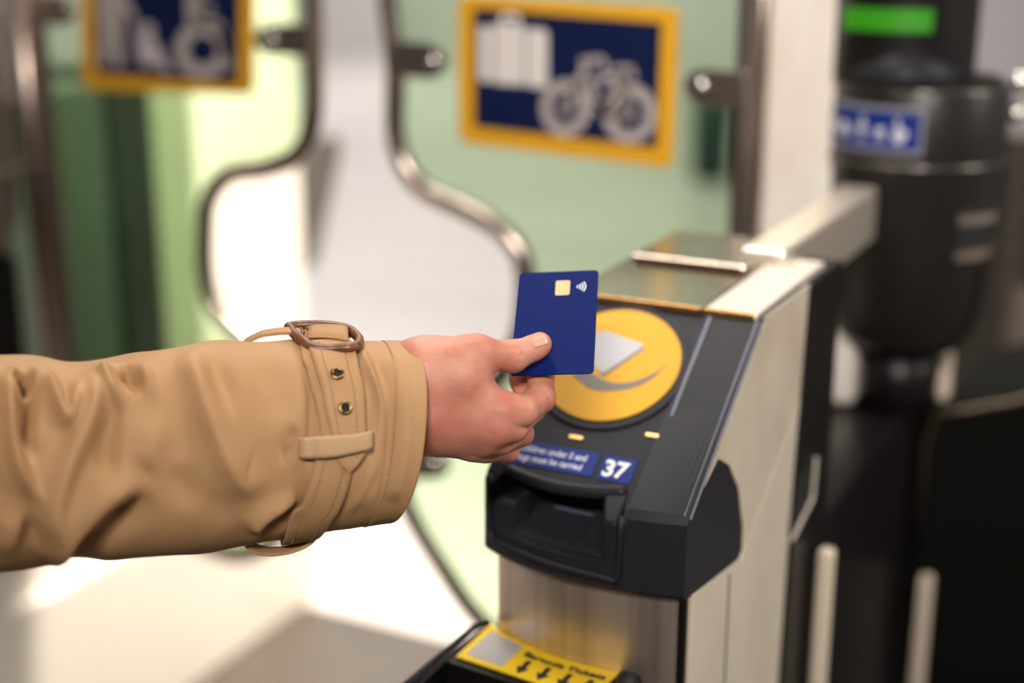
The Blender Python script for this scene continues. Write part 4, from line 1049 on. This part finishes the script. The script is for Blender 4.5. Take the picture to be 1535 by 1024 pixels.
# buckle: leather covered frame on top with the strap passing over it ----
LEATH = mat('brown_leather', (.17, .058, .018), .42, noise=(260, (.09, .028, .010), .4, .65), bump=(700, .25, .0006), coat=.1)
dF, dN = .902, surf(*st_of(500, 520), 0)[2] - .0115; print('dN', dN)
bk = [(436, 494, .897), (433, 490, dF), (446, 487.5, dF + .004), (484, 487, dF + .004), (518, 492, dF + .002), (533, 502, .897), (538.5, 511, .888), (532, 519.5, dN + .001), (500, 523, dN), (470, 521, dN), (453, 510, dN + .005), (441, 501, .889)]
me = tube([at(*p) for p in spline(bk, 6, closed=True)], .0031, 12, True)
buckle = tag(link('buckle', me, LEATH, sleeve, True), 'brown leather-covered buckle')
# cloth folded over the buckle bar
ov_t = [at(456, 498, .908), at(458, 491, .902), at(462, 489, .894), at(461, 496, dN + .011), at(459, 507, dN + .007)]
ov_b = [at(519, 497, .908), at(520, 491, .902), at(521, 489.5, .894), at(522, 498, dN + .011), at(522, 511, dN + .007)]
A_ = spline(ov_t, 6); B_ = spline(ov_b, 6); vs = []; n = len(A_)
for i in range(n):
    for j in range(9): 
        t = j / 8; p = A_[i] * (1 - t) + B_[i] * t
        pu = math.sin(PI * min(max(t, 0), 1)) ** .5 * .0012; vs.append(p + up * pu - fw * pu * .4)
fs = [(i * 9 + j, i * 9 + j + 1, (i + 1) * 9 + j + 1, (i + 1) * 9 + j) for i in range(n - 1) for j in range(8)]
me = mesh('over', vs, fs); bm = bmesh.new(); bm.from_mesh(me); bmesh.ops.recalc_face_normals(bm, faces=bm.faces)
if sum((f.normal for f in bm.faces), Vector()).dot(Vector(fw)) > 0: bmesh.ops.reverse_faces(bm, faces=bm.faces)
bmesh.ops.solidify(bm, geom=list(bm.faces), thickness=.0020); bm.to_mesh(me); bm.free()
link('strap_fold', me, CLOTH, sleeve, True)
tag(link('buckle_prong', tube([at(450, 493, .900), at(454, 498, .892), at(452, 506, .884)], .0014, 8), LEATH, sleeve, True))
# ------------------------------------------------------------------ light
wd = bpy.data.worlds.new('hall_light'); SC.world = wd; wd.use_nodes = True
bg = wd.node_tree.nodes['Background']; bg.inputs[0].default_value = (1.0, .94, .89, 1); bg.inputs[1].default_value = .095
def area(x, y, z, w, h, power, col=(1, .93, .85), tgt=None, name='unseen_lamp', spread=180):
    l = bpy.data.lights.new(name, 'AREA'); l.shape = 'RECTANGLE'; l.size = w; l.size_y = h; l.energy = power; l.color = col; l.spread = math.radians(spread)
    o = bpy.data.objects.new(name, l); COL.objects.link(o); o.location = (x, y, z)
    if tgt is not None: o.rotation_euler = (Vector(tgt) - Vector((x, y, z))).to_track_quat('-Z', 'Y').to_euler()
    return o
area(-.65, .30, 3.0, .25, 1.0, 25, tgt=(-.4, .0, 1))
area(-1.3, -2.0, 2.8, 1.2, .4, 3.2, tgt=(-.3, 0, 1))  # frontal fill added behind the camera
area(2.2, .8, 2.4, .3, 1.4, 48, tgt=(0, .1, .9))  # added out of view to brighten the machine's steel side
area(-.6, 1.6, 3.1, 1.2, .25, 34, tgt=(-.5, .9, .9))
area(-.55, 1.0, 2.9, .3, 1.2, 44, (1, .89, .76), tgt=(-1.5, 1.0, .6), spread=75)  # added over the passage to brighten the left cabinet
area(.7, -1.9, 2.5, .9, .2, 9, tgt=(-.1, .8, 1.15), spread=50)  # added behind the camera, aimed to brighten the hinge housing
area(-3, 4.5, 3.4, 3, 3, 104, (1, .96, .92), tgt=(-3, 4.5, 0), name='concourse_daylight')
area(-6, 9, 3.4, 4, 4, 190, (1, .97, .97), tgt=(-5, 9, 0), name='concourse_daylight')
vs_ = SC.view_settings; vs_.view_transform = 'Standard'; vs_.look = 'None'; vs_.gamma = 1; vs_.use_curve_mapping = False
vs_.exposure = -0.18
SC.cycles.use_denoising = True
SC.cycles.max_bounces = 8; SC.cycles.transparent_max_bounces = 12
